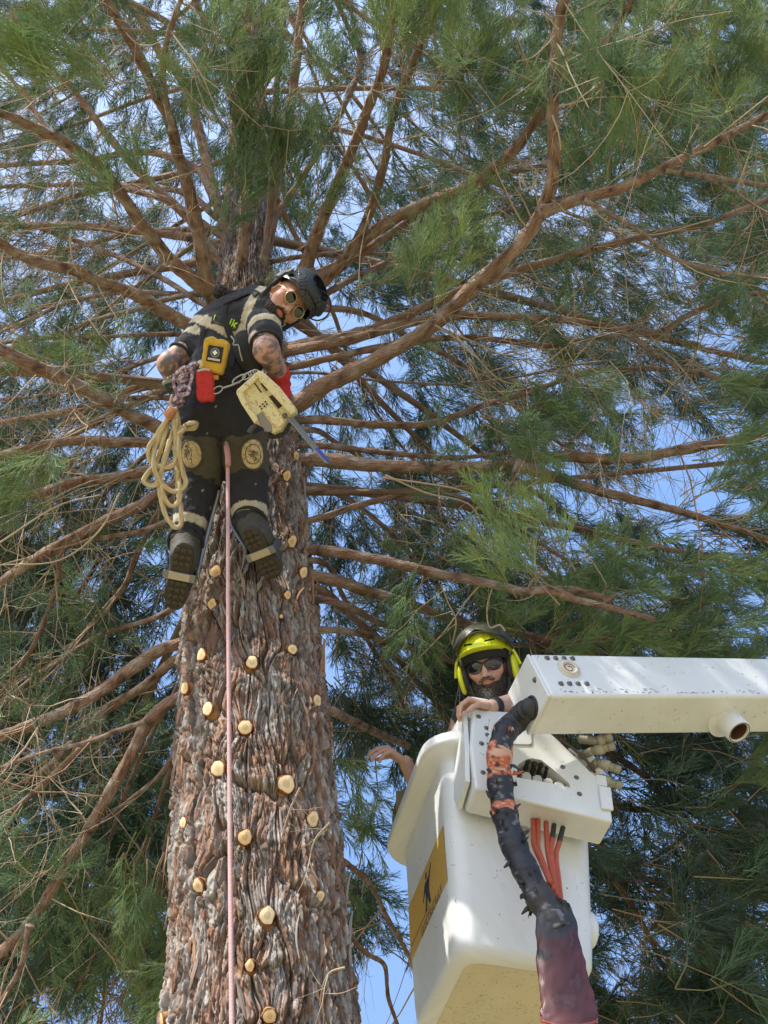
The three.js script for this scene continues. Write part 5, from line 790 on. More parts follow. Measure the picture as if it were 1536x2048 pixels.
  const foldGeo = (prims, h, a, col) => { const f = folds(fieldOf(prims), a), b = new THREE.Box3(); prims.forEach(q => { const r = Math.max(q.ra, q.rb) + 0.03, e = q.a.clone().add(q.ba); for (const p of [q.a, e]) { b.expandByPoint(p.clone().addScalar(r)); b.expandByPoint(p.clone().addScalar(-r)); } }); return [sdfGeo(f, b.min, b.max, h, col), f]; };
  let g; [g, shirtField] = foldGeo(shirtP, 0.0065, 0.0075, shirtCol); const shirt = mesh('shirt', g, vcol(0.92), man);
  const cuff = (a, d, r) => sweep(Array.from({ length: 12 }, (_, i) => { const n = d.clone().cross(FW).normalize(), b = d.clone().cross(n); return a.clone().addScaledVector(n, Math.cos(i * 0.5236) * r).addScaledVector(b, Math.sin(i * 0.5236) * r); }), 0.006, { closed: true, seg: 40, rs: 8 });
  mesh('sleeve_hem', cuff(sR.clone().lerp(elR, 0.82), dR, 0.059), blackWeb, shirt); mesh('sleeve_hem', cuff(sL.clone().lerp(elL, 0.72), dL, 0.054), blackWeb, shirt);
  // lime print on the back
  const cv = document.createElement('canvas'); cv.width = 512; cv.height = 192; const c = cv.getContext('2d'); c.fillStyle = '#2f2f35'; c.fillRect(0, 0, 512, 192); c.fillStyle = '#b9e32a'; c.font = 'bold 150px sans-serif'; c.textBaseline = 'middle'; c.fillText('l', 30, 100); c.fillText('ik', 350, 84); c.fillStyle = '#6f8a2a'; c.font = 'bold 36px sans-serif'; for (let i = 0; i < 26; i++) c.fillRect(60 + i * 17, 150 + (i % 3) * 5, rr(5, 12), rr(6, 20));
  const tx = new THREE.CanvasTexture(cv); tx.colorSpace = THREE.SRGBColorSpace;
  mesh('print', patch(march(448, 641, shirtField), shirtField, lat.clone().addScaledVector(ax, 0.05), 0.122, 0.05, 24, 12, 0.0025), new THREE.MeshStandardMaterial({ map: tx, roughness: 0.85, side: THREE.DoubleSide }), shirt);
  // trousers with ankle bands
  const pantsP = [cap(waist.clone().lerp(hipL, 0.1), hipL, 0.112, 0.105, 0.06), cap(waist.clone().lerp(hipR, 0.1), hipR, 0.112, 0.105, 0.06), cap(hipL, knL, 0.105, 0.086, 0.04), cap(knL, anL, 0.084, 0.066, 0.03), cap(hipR, knR, 0.105, 0.086, 0.04), cap(knR, anR, 0.084, 0.070, 0.03)];
  const bL = P(384, 1046, 5.0), bR = P(493, 1022, 5.0), dl = anL.clone().sub(knL).normalize(), dr = anR.clone().sub(knR).normalize();
  const pantCol = (x, y, z) => { v.set(x, y, z); const a = v.clone().sub(bL).dot(dl), b = v.clone().sub(bR).dot(dr), n = 1 + 0.15 * nz(x * 90, y * 90, z * 90); if ((v.distanceTo(bL) < 0.13 && Math.abs(a) < 0.019) || (v.distanceTo(bR) < 0.13 && Math.abs(b) < 0.019)) return [0.47 * n, 0.43 * n, 0.33 * n]; return hash(Math.floor(x * 130), Math.floor(y * 130), Math.floor(z * 130)) > 0.9985 ? [0.3, 0.28, 0.24] : [0.026 * n, 0.026 * n, 0.033 * n]; };
  [g, pantsField] = foldGeo(pantsP, 0.0065, 0.0085, pantCol); const pants = mesh('trousers', g, vcol(0.93), man);
  // padded leg loops with round badges
  const pad = noisy([0.075, 0.068, 0.048], 0.2, 60);
  const badge = (sd, a) => { const k = document.createElement('canvas'); k.width = k.height = 256; const q = k.getContext('2d'); q.fillStyle = '#c9b48a'; q.fillRect(0, 0, 256, 256); for (let i = 0; i < 240; i++) { q.fillStyle = `rgba(${rnd() < 0.5 ? '120,95,60' : '225,210,170'},0.25)`; q.beginPath(); q.arc(rr(0, 256), rr(0, 256), rr(2, 12), 0, 7); q.fill(); } q.strokeStyle = '#4a4034'; q.lineWidth = 8; if (a) { q.beginPath(); q.arc(128, 128, 84, 0, 7); q.stroke(); q.lineWidth = 6; for (let i = 0; i < 16; i++) { q.beginPath(); q.moveTo(rr(70, 190), rr(70, 190)); q.quadraticCurveTo(rr(70, 190), rr(70, 190), rr(70, 190), rr(90, 200)); q.stroke(); } } else { for (let i = 0; i < 9; i++) { q.beginPath(); q.moveTo(rr(40, 120), rr(40, 200)); q.quadraticCurveTo(rr(40, 170), rr(40, 200), rr(60, 150), rr(60, 230)); q.stroke(); } q.beginPath(); q.moveTo(60, 70); q.lineTo(120, 40); q.stroke(); } for (let i = 0; i < 160; i++) { q.fillStyle = `rgba(${rnd() < 0.6 ? '96,84,62' : '190,170,130'},0.3)`; q.beginPath(); q.ellipse(rr(0, 256), rr(0, 256), rr(3, 26), rr(2, 9), rr(0, 3), 0, 7); q.fill(); } const t = new THREE.CanvasTexture(k); t.colorSpace = THREE.SRGBColorSpace; return new THREE.MeshStandardMaterial({ map: t, roughness: 0.9, side: THREE.DoubleSide }); };
  [[hipL, knL, [382, 908], 0, 23, 26], [hipR, knR, [506, 908], 1, 25, 28]].forEach(([a, b, [bx, by], k, rx, ry]) => {
    const m0 = a.clone().lerp(b, 0.46), m1 = a.clone().lerp(b, 1.02), lp = mesh('leg_pad', foldGeo([cap(m0, m1, 0.1005, 0.094, 0.01)], 0.007, 0.004, pad)[0], vcol(0.9), man, k ? undefined : undefined);
    const fpad = fieldOf([cap(m0, m1, 0.102, 0.0955, 0.01)]), bg = patch(march(bx, by, fpad), fpad, RT, rx * 2.1 * 4.9 / FL, ry * 2.2 * 4.9 / FL, 28, 0, 0.005, true);
    mesh('badge', bg, badge(k, k), lp); mesh('badge_rim', sweep(bg.userData.rim, 0.003, { closed: true, seg: 60, rs: 6 }), std(0.12, 0.10, 0.07, 0.9), lp);
  });
  // harness: waist belt, back strap, side pouch, buckles
  const ring = []; const bc = waist.clone().lerp(hipL.clone().add(hipR).multiplyScalar(0.5), 0.25); for (let i = 0; i < 20; i++) { const a = i / 20 * 6.2832, n = ax.clone().cross(lat).normalize(); ring.push(bc.clone().addScaledVector(lat, Math.cos(a) * 0.142).addScaledVector(n, Math.sin(a) * 0.122)); }
  const har = mesh('harness', sweep(ring, 0.020, { closed: true, seg: 60, rs: 10, flat: 1 }), blackWeb, man);
  const strap = (pts, r, fl = 0.22) => sweep(pts.map(([x, y]) => (march(x, y, shirtField) ?? P(x, y, 5)).addScaledVector(FW, -0.006)), r, { seg: 40, rs: 8, flat: fl });
  mesh('strap', strap([[452, 606], [448, 630], [455, 655], [463, 680], [466, 705], [462, 735]], 0.013), blackWeb, har); mesh('strap', strap([[446, 606], [470, 596], [500, 584], [515, 590]], 0.016), blackWeb, har); mesh('strap', strap([[408, 660], [402, 690], [404, 720]], 0.012), blackWeb, har);
  const spf = sdfPrims([ell(frame(P(497, 706, 4.99), D3(-0.35, 1, 0), FW), [0, 0, 0], [0.060, 0.095, 0.045], 0.01)], 0.006, noisy([0.035, 0.034, 0.033], 0.25, 70)); mesh('side_bag', spf, vcol(0.9), har);
  mesh('piping', sweep([P(462, 672, 4.93), P(468, 682, 4.92), P(466, 690, 4.92), P(476, 690, 4.92), P(480, 705, 4.92), P(485, 722, 4.93)], 0.0028, { seg: 40, rs: 6 }), std(0.45, 0.44, 0.40, 0.7), har);
  // helmet
  const dk = new THREE.MeshPhysicalMaterial({ color: new THREE.Color(0.018, 0.019, 0.021), roughness: 0.32, clearcoat: 0.3 });
  const shell = local(H, (x, y, z) => { const o = el3(x, y - 0.052, z + 0.016, 0.104, 0.102, 0.136), i = el3(x, y - 0.047, z + 0.014, 0.095, 0.092, 0.126), rim = 0.036 + z * 0.14 - y - (z < -0.03 ? 0.05 : 0) + (z > -0.05 && z < 0.0 ? 0.012 : 0); const ridge = Math.max(el3(x, y - 0.052, z + 0.016, 0.110, 0.110, 0.143), Math.abs(Math.abs(x) - 0.035) - 0.014, 0.06 - y), brim = Math.max(el3(x, y - 0.056 - (z - 0.1) * 0.1, z - 0.03, 0.098, 0.010, 0.142), 0.05 - z, -el3(x, y - 0.05, z + 0.012, 0.092, 0.5, 0.122)); return Math.min(Math.max(o, -i, rim), ridge, brim); }, [0.12, 0.17, 0.18]);
  const hm = mesh('helmet', sdfPrims([shell], 0.0042), dk, man);
  mesh('chin_strap', [put(sweep([V(-0.092, 0.035, -0.012), V(-0.088, -0.03, 0.002), V(-0.074, -0.085, 0.025), V(-0.03, -0.125, 0.055)], 0.010, { seg: 24, rs: 8, flat: 0.3 }), H), put(sweep([V(0.092, 0.035, -0.012), V(0.088, -0.03, 0.002), V(0.074, -0.085, 0.025), V(-0.03, -0.125, 0.055)], 0.010, { seg: 24, rs: 8, flat: 0.3 }), H)], blackWeb, hm);
  mesh('side_clip', put(merge([new RoundedBoxGeometry(0.014, 0.05, 0.05, 3, 0.006).translate(-0.105, 0.05, -0.02), new THREE.CylinderGeometry(0.016, 0.016, 0.012, 18).rotateZ(Math.PI / 2).translate(-0.109, 0.07, 0.03)]), H), std(0.06, 0.07, 0.08, 0.4), hm);
  mesh('raised_visor', sdfPrims([local(H, (x, y, z) => Math.max(Math.abs(el3(x, y - 0.060, z, 0.118, 0.116, 0.158)) - 0.002, 0.11 - (y * 0.8 + z * 0.6), y * 0.8 + z * 0.6 - 0.165), [0.13, 0.2, 0.2])], 0.004), new THREE.MeshPhysicalMaterial({ color: new THREE.Color(0.03, 0.032, 0.036), roughness: 0.4 }), hm);
  mesh('cable', sweep([P(636, 578, 5.06), P(655, 590, 5.06), P(662, 612, 5.06), P(654, 632, 5.06), P(636, 641, 5.05), P(618, 636, 5.04)], 0.0035, { seg: 50, rs: 8 }), blackRub, hm);
  // round sunglasses
  const gm = mesh('sunglasses', put(merge([...[-1, 1].map(q => new THREE.TorusGeometry(0.0245, 0.0022, 8, 36).rotateY(q * 0.12).translate(q * 0.034, 0.0, 0.104)), sweep([V(-0.011, 0.006, 0.106), V(0, 0.010, 0.110), V(0.011, 0.006, 0.106)], 0.002, { seg: 10, rs: 6 }), ...[-1, 1].map(q => sweep([V(q * 0.058, 0.004, 0.102), V(q * 0.078, 0.006, 0.06), V(q * 0.083, 0.006, -0.015)], 0.0018, { seg: 14, rs: 6 }))]), H), std(0.55, 0.42, 0.18, 0.35, { metalness: 0.8 }), man);
  for (const q of [-1, 1]) mesh('lens', put(new THREE.SphereGeometry(1, 24, 14).scale(0.0235, 0.0235, 0.005).rotateY(q * 0.12).translate(q * 0.034, 0, 0.103), H), new THREE.MeshPhysicalMaterial({ color: new THREE.Color(0.01, 0.014, 0.014), roughness: 0.08, clearcoat: 1 }), gm);
  const hairc = noisy([0.028, 0.020, 0.016], 0.4, 200);
  mesh('beard', sdfPrims([local(H, (x, y, z) => { const n = 0.004 * nz(x * 170, y * 60, z * 170); const a = el3(x, y + 0.072, z - 0.036, 0.062, 0.056, 0.066); return Math.max(a + n, y + 0.052 - Math.abs(x) * 0.3, -el3(x, y + 0.066, z - 0.10, 0.028, 0.015, 0.05), -el3(Math.abs(x) - 0.044, y + 0.028, z - 0.07, 0.034, 0.040, 0.06), -(z + 0.0)); }, [0.08, 0.14, 0.11]), local(H, (x, y, z) => el3(Math.abs(x) - 0.016, y + 0.052 + Math.abs(x) * 0.3, z - 0.093, 0.018, 0.0055, 0.008) + 0.0015 * nz(x * 250, y * 80, z * 200), [0.05, 0.09, 0.11])], 0.003, hairc), vcol(0.9), man);
  const hb = frame(P(441, 584, 5.24), D3(0.1, 1, 0), FW); mesh('ponytail', sdfGeo((() => { const f = fieldOf([ell(hb, [0, 0, 0], [0.036, 0.032, 0.03], 0.02), cap(P(444, 586, 5.23), P(478, 588, 5.2), 0.02, 0.014, 0.02), cap(P(478, 588, 5.2), P(520, 572, 5.14), 0.014, 0.02, 0.02)]); return (x, y, z) => f(x, y, z) + 0.005 * nz(x * 120, y * 120, z * 120) + 0.003 * nz(x * 300, y * 300, z * 300); })(), P(475, 580, 5.2).addScalar(-0.16), P(475, 580, 5.2).addScalar(0.16), 0.0042, hairc), vcol(0.9), man);
  // boots and climbing spurs
  const boot = (an, kn, heel, toe, side, nrm) => {
    const f = toe.clone().sub(heel), L = f.length(); f.normalize(); const n = nrm.clone().addScaledVector(f, -nrm.dot(f)).normalize(), s = f.clone().cross(n), M = basis(s, f, n, heel), q = (x, y, z) => V(x, y, z).applyMatrix4(M);   // y heel->toe, z out of the sole
    const prims = [cap(an, q(0, 0.045, -0.055), 0.064, 0.058, 0.03), cap(q(0, 0.035, -0.04), q(0, L * 0.55, -0.045), 0.044, 0.046, 0.03), cap(q(0, L * 0.5, -0.045), q(side * 0.004, L - 0.045, -0.035), 0.048, 0.040, 0.03), local(M, (x, y, z) => -z - 0.012, [0, 0, 0])];
    prims[3].sub = false; const f0 = fieldOf(prims.slice(0, 3)), inv = M.clone().invert(), t = V(0, 0, 0), fb = (x, y, z) => { t.set(x, y, z).applyMatrix4(inv); return Math.max(f0(x, y, z), t.z + 0.014) + 0.0012 * nz(x * 80, y * 80, z * 80); };
    const c = an.clone().add(toe).multiplyScalar(0.5), R = an.distanceTo(toe) / 2 + 0.1; const b = mesh('boot', sdfGeo(fb, c.clone().subScalar(R), c.clone().addScalar(R), 0.0065, noisy([0.060, 0.056, 0.045], 0.2, 50)), vcol(0.75), man);
    const sh = new THREE.Shape(), w = [[-0.034, 0.0], [-0.038, 0.05], [-0.032, 0.11], [-0.044, L * 0.66], [-0.038, L * 0.83], [-0.018, L * 0.95], [0.018, L * 0.95], [0.040, L * 0.83], [0.046, L * 0.66], [0.033, 0.11], [0.038, 0.05], [0.034, 0.0], [0.016, -0.02], [-0.016, -0.02]]; sh.setFromPoints(new THREE.SplineCurve(w.concat([w[0]]).map(a => new THREE.Vector2(...a))).getPoints(60));
    const so = mesh('sole', put(boxUV(new THREE.ExtrudeGeometry(sh, { depth: 0.020, bevelEnabled: true, bevelThickness: 0.004, bevelSize: 0.003, bevelSegments: 2 }).translate(0, 0, -0.018)), M), std(0.05, 0.043, 0.032, 0.9), b);
    const lug = []; for (let j = 0; j < 9; j++) for (const k of [-1, 0, 1]) { const y = lerp(0.0, L * 0.86, j / 8); if (Math.abs(y - L * 0.42) < 0.03) continue; lug.push(new RoundedBoxGeometry(0.022, 0.016, 0.010, 1, 0.002).rotateZ(k * 0.5 + (j % 2 ? 0.2 : -0.2)).translate(k * 0.024, y, 0.007)); }
    mesh('tread', put(merge(lug), M), std(0.065, 0.055, 0.038, 0.95), so);
    const st = mesh('climbing_spur', put(merge([new RoundedBoxGeometry(0.125, 0.034, 0.006, 2, 0.002).translate(0, L * 0.42, 0.009), new RoundedBoxGeometry(0.006, 0.030, 0.09, 2, 0.002).translate(-0.062, L * 0.42, -0.035), new RoundedBoxGeometry(0.006, 0.030, 0.09, 2, 0.002).translate(0.062, L * 0.42, -0.035)]), M), std(0.22, 0.23, 0.24, 0.35, { metalness: 0.85 }), man);
    mesh('stirrup_plate', put(boxUV(new RoundedBoxGeometry(0.084, 0.030, 0.004, 2, 0.0015).translate(0, L * 0.42, 0.0135)), M), std(0.42, 0.38, 0.27, 0.6), st);
    const inn = RT.clone().multiplyScalar(side), b0 = q(0, L * 0.42, -0.03).addScaledVector(inn, 0.064); mesh('shank', merge([sweep([b0, an.clone().addScaledVector(inn, 0.078), an.clone().lerp(kn, 0.75).addScaledVector(inn, 0.088)], 0.010, { seg: 16, rs: 8, flat: 0.4 }), sweep([b0.clone().lerp(an, 0.2), b0.clone().add(D3(side * 0.025, -0.09, -0.03))], (u) => 0.011 * (1 - u) + 0.001, { seg: 6, rs: 10 })]), std(0.22, 0.23, 0.24, 0.35, { metalness: 0.85 }), st);
    mesh('strap', sweep([0, 1, 2, 3, 4, 5, 6, 7, 8, 9].map(i => { const a = i * 0.6283; return an.clone().lerp(heel, 0.15).addScaledVector(s, Math.cos(a) * 0.070).addScaledVector(f, Math.sin(a) * 0.070); }), 0.007, { closed: true, seg: 40, rs: 8 }), blackWeb, st);
  };
  boot(anL, knL, P(368, 1100, 4.84), P(347, 1222, 4.90), 1, D3(-0.05, -0.42, 0.9));
  boot(anR, knR, P(500, 1068, 4.86), P(552, 1158, 4.93), -1, D3(-0.15, -0.40, 0.9));
}
// --- what hangs from the climber ---
{
  const t = thing('first_aid_pouch', "yellow pouch with a black cross badge on the climber's belt", 'pouch'), M = basis(D3(0.985, -0.17, 0), D3(0.17, 0.985, 0), D3(0, 0, 1), P(430, 714, 4.88));
  const yel = noisy([0.55, 0.33, 0.035], 0.18, 60);
  mesh('bag', put(sdfGeo((x, y, z) => { const qx = Math.abs(x * (1 - y * 1.4)) - 0.034 , qy = Math.abs(y) - 0.052, qz = Math.abs(z) - 0.014; return Math.hypot(Math.max(qx, 0), Math.max(qy, 0), Math.max(qz, 0)) - 0.014 + 0.003 * nz(x * 50, y * 50, z * 50); }, V(-0.07, -0.09, -0.05), V(0.07, 0.09, 0.05), 0.0045, yel), M), vcol(0.85), t);
  mesh('flap', put(sweep([V(-0.045, 0.058, 0.01), V(-0.02, 0.068, 0.014), V(0, 0.060, 0.016), V(0.02, 0.064, 0.014), V(0.042, 0.058, 0.01)], 0.009, { seg: 30, rs: 8 }), M), cloth(0.58, 0.36, 0.05), t);
  mesh('strap', put(sweep([V(-0.035, -0.072, 0.012), V(0, -0.082, 0.016), V(0.03, -0.078, 0.012)], 0.010, { seg: 20, rs: 8, flat: 0.4 }), M), cloth(0.50, 0.27, 0.05), t);
  const k = document.createElement('canvas'); k.width = k.height = 256; const q = k.getContext('2d'); q.fillStyle = '#2b2a2c'; q.fillRect(0, 0, 256, 256); q.strokeStyle = '#8f97a8'; q.lineWidth = 20; q.beginPath(); q.arc(128, 104, 72, 0, 7); q.stroke(); q.strokeStyle = '#3a3d48'; q.lineWidth = 6; for (let i = 0; i < 20; i++) { const a = i * 0.314; q.beginPath(); q.moveTo(128 + Math.cos(a) * 62, 104 + Math.sin(a) * 62); q.lineTo(128 + Math.cos(a) * 82, 104 + Math.sin(a) * 82); q.stroke(); } q.fillStyle = '#f3efdf'; q.fillRect(110, 62, 36, 84); q.fillRect(86, 86, 84, 36); q.fillRect(20, 204, 216, 30); q.fillStyle = '#55534e'; for (let i = 0; i < 15; i++) q.fillRect(30 + i * 13.5, 211, 8, 16);
  const tx = new THREE.CanvasTexture(k); tx.colorSpace = THREE.SRGBColorSpace;
  const f = mesh('badge', put(new RoundedBoxGeometry(0.060, 0.064, 0.004, 2, 0.0015).translate(0.002, 0.008, 0.030), M), std(0.03, 0.03, 0.03, 0.8), t); mesh('badge_print', put(new THREE.PlaneGeometry(0.056, 0.060).translate(0.002, 0.008, 0.0326), M), new THREE.MeshStandardMaterial({ map: tx, roughness: 0.8 }), f);
  t.userData.label = "yellow pouch with a black cross badge on the climber's belt";
}
{
  const t = thing('red_pouch', "small plain red fabric bag hanging under the yellow pouch", 'pouch'), o = P(411, 772, 4.87);
  const pts = [[397, 742], [420, 740], [427, 751], [431, 770], [427, 790], [416, 803], [402, 806], [391, 797], [392, 775], [396, 752]].map(([x, y]) => new THREE.Vector2((x - 411) * 4.87 / FL, -(y - 772) * 4.87 / FL));
  const g = boxUV(new THREE.ExtrudeGeometry(new THREE.Shape(pts), { depth: 0.018, bevelEnabled: true, bevelThickness: 0.014, bevelSize: 0.008, bevelOffset: -0.007, bevelSegments: 5 }).translate(0, 0, -0.009));
  const p = g.attributes.position; for (let i = 0; i < p.count; i++) { const x = p.getX(i), y = p.getY(i); p.setZ(i, p.getZ(i) + 0.010 * nz(x * 30, y * 18, 2) + 0.008 * Math.max(0, 1 - Math.abs(x + 0.005 - y * 0.1) / 0.02)); } g.computeVertexNormals();
  const body = sdfGeo((x, y, z) => { const w = 0.036 - 0.10 * Math.max(0, y - 0.02) - 0.25 * Math.max(0, -y - 0.04), qx = Math.abs(x) - w + 0.012, qy = Math.abs(y) - 0.052, qz = Math.abs(z) - 0.008; return Math.hypot(Math.max(qx, 0), Math.max(qy, 0), Math.max(qz, 0)) - 0.013 + 0.0045 * nz(x * 45, y * 22, z * 30) + 0.002 * nz(x * 90, y * 60, 3); }, V(-0.06, -0.085, -0.04), V(0.06, 0.085, 0.04), 0.004, noisy([0.50, 0.030, 0.030], 0.15, 50));
  mesh('bag', put(body, basis(D3(0.99, 0.05, 0), D3(-0.05, 0.99, 0.05), D3(0, 0, 1), o)), vcol(0.8), t);
  mesh('drawstring_hem', sweep([P(396, 742, 4.84), P(408, 739, 4.83), P(420, 740, 4.84)], 0.004, { seg: 12, rs: 8 }), std(0.5, 0.47, 0.42, 0.8), t);
}
{ // coil of pale rope
  const t = thing('coiled_rope', "coil of thick pale beige rope hanging from the climber's left hip", 'rope');
  const rope = new THREE.MeshStandardMaterial({ vertexColors: true, roughness: 0.9 }), rc = (p, tt, a) => { const k = 0.86 + 0.2 * Math.sin(tt * 900 + a * 3) + 0.12 * nz(p.x * 40, p.y * 40, p.z * 40); return [0.60 * k, 0.49 * k, 0.29 * k]; };
  const R = (s, closed) => mesh('loop', sweep(s.split(' ').map(q => { const [x, y, d] = q.split(',').map(Number); return P(x, y, d ?? 4.86); }), 0.0094, { seg: 150, rs: 9, closed, col: rc, disp: (tt, a) => 0.0009 * Math.sin(tt * 900 + a * 3) }), rope, t);
  R('345,818,4.87 330,845 312,872 297,898,4.85 299,918 315,932 338,934 351,922 352,890 350,850,4.85 349,818', false);
  R('343,822,4.9 326,880 312,925,4.89 294,948 288,962 298,971 313,969 320,950 334,905 346,865,4.89 350,825', false);
  R('350,815,4.84 357,850 358,900,4.83 366,945 372,965 364,979 345,982 325,968 309,938,4.83 308,905 322,865 340,826', false);
  R('318,958,4.9 320,985 326,1015 338,1042 352,1055 361,1050 362,1020 357,985,4.9 356,940', false);
  R('340,880,4.92 328,920 322,960 330,998 344,1012 357,1004 360,975 354,930,4.91 352,880', false);
  R('352,840,4.83 358,853 366,856 372,850 384,846,4.80 393,849 388,856 374,858 364,862,4.82 356,876 352,900', false);
  mesh('wrapping', merge([0, 1, 2, 3, 4].map(i => sweep([P(328 + i * 3.4, 826 - i * 3.4, 4.83), P(336 + i * 3.4, 835 - i * 3.4, 4.82), P(344 + i * 2.2, 838 - i * 4, 4.84)], 0.0055, { seg: 10, rs: 8 }))), std(0.45, 0.20, 0.10, 0.85), t);
  mesh('tie', sweep([P(341, 822, 4.86), P(341, 805, 4.87), P(345, 790, 4.88)], 0.007, { seg: 12, rs: 8 }), std(0.42, 0.30, 0.2, 0.85), t);
}
{ // braided purple and white cord
  const t = thing('braided_cord', "purple and white braided cord bundle on the climber's left hip", 'cord');
  const cm = new THREE.MeshStandardMaterial({ vertexColors: true, roughness: 0.85 }), cc = (p, tt, a) => nz(p.x * 90, p.y * 90, p.z * 90) > 0.12 ? [0.55, 0.48, 0.50] : Math.sin(tt * 260 + a) > 0.2 ? [0.16, 0.09, 0.18] : [0.27, 0.17, 0.27];
  const path = new THREE.CatmullRomCurve3([P(412, 725, 4.93), P(395, 730, 4.90), P(378, 738, 4.88), P(368, 755, 4.87), P(364, 778, 4.87), P(358, 800, 4.88), P(357, 812, 4.89)]);
  for (let k = 0; k < 3; k++) { const pts = []; for (let i = 0; i <= 40; i++) { const p = path.getPointAt(i / 40), a = i * 0.75 + k * 2.094, r = 0.015 + 0.004 * Math.sin(i * 0.9); pts.push(p.addScaledVector(RT, Math.cos(a) * r).addScaledVector(D3(0, 0.3, 1), Math.sin(a) * r)); } mesh('strand', sweep(pts, 0.0078, { seg: 160, rs: 8, col: cc }), cm, t); }
  mesh('bight', sweep([P(352, 785, 4.87), P(347, 760, 4.86), P(358, 742, 4.85), P(372, 734, 4.85), P(384, 744, 4.85), P(380, 768, 4.85), P(372, 790, 4.86)], 0.007, { seg: 60, rs: 8, col: cc }), cm, t);
  mesh('knot', merge([sweep([P(360, 790, 4.85), P(376, 786, 4.83), P(378, 776, 4.84), P(362, 774, 4.85)], 0.008, { seg: 24, rs: 8, col: cc })]), cm, t);
  mesh('yellow_tail', sweep([P(398, 724, 4.86), P(404, 728, 4.85), P(402, 736, 4.86)], 0.008, { seg: 10, rs: 8, col: () => [0.62, 0.52, 0.28] }), cm, t);
}
{ // steel lanyard between belt and saw
  const t = thing('steel_lanyard', 'steel ring, strop and snap hook running from the climber to the chainsaw', 'lanyard'), st = std(0.42, 0.41, 0.38, 0.4, { metalness: 0.75 });
  const lk = (x, y, a, rx, ry, d, r = 0.0032) => { const pts = []; for (let i = 0; i < 16; i++) { const q = i / 16 * 6.2832, X = Math.cos(q) * rx, Y = Math.sin(q) * ry; pts.push(P(x + X * Math.cos(a) - Y * Math.sin(a), y + X * Math.sin(a) + Y * Math.cos(a), d)); } return sweep(pts, r, { closed: true, seg: 40, rs: 8 }); };
  mesh('ring', lk(435, 780, -0.5, 11, 6, 4.86), st, t); mesh('strop', sweep([P(446, 776, 4.86), P(462, 771, 4.86), P(480, 764, 4.85)], 0.0042, { seg: 16, rs: 8 }), st, t);
  mesh('snap_hook', merge([lk(478, 758, -0.55, 15, 5, 4.84), lk(494, 752, -0.6, 10, 5, 4.84)]), st, t); mesh('link', merge([lk(504, 746, -0.4, 8, 4, 4.84), lk(513, 744, 0.3, 7, 4, 4.83)]), st, t);
}
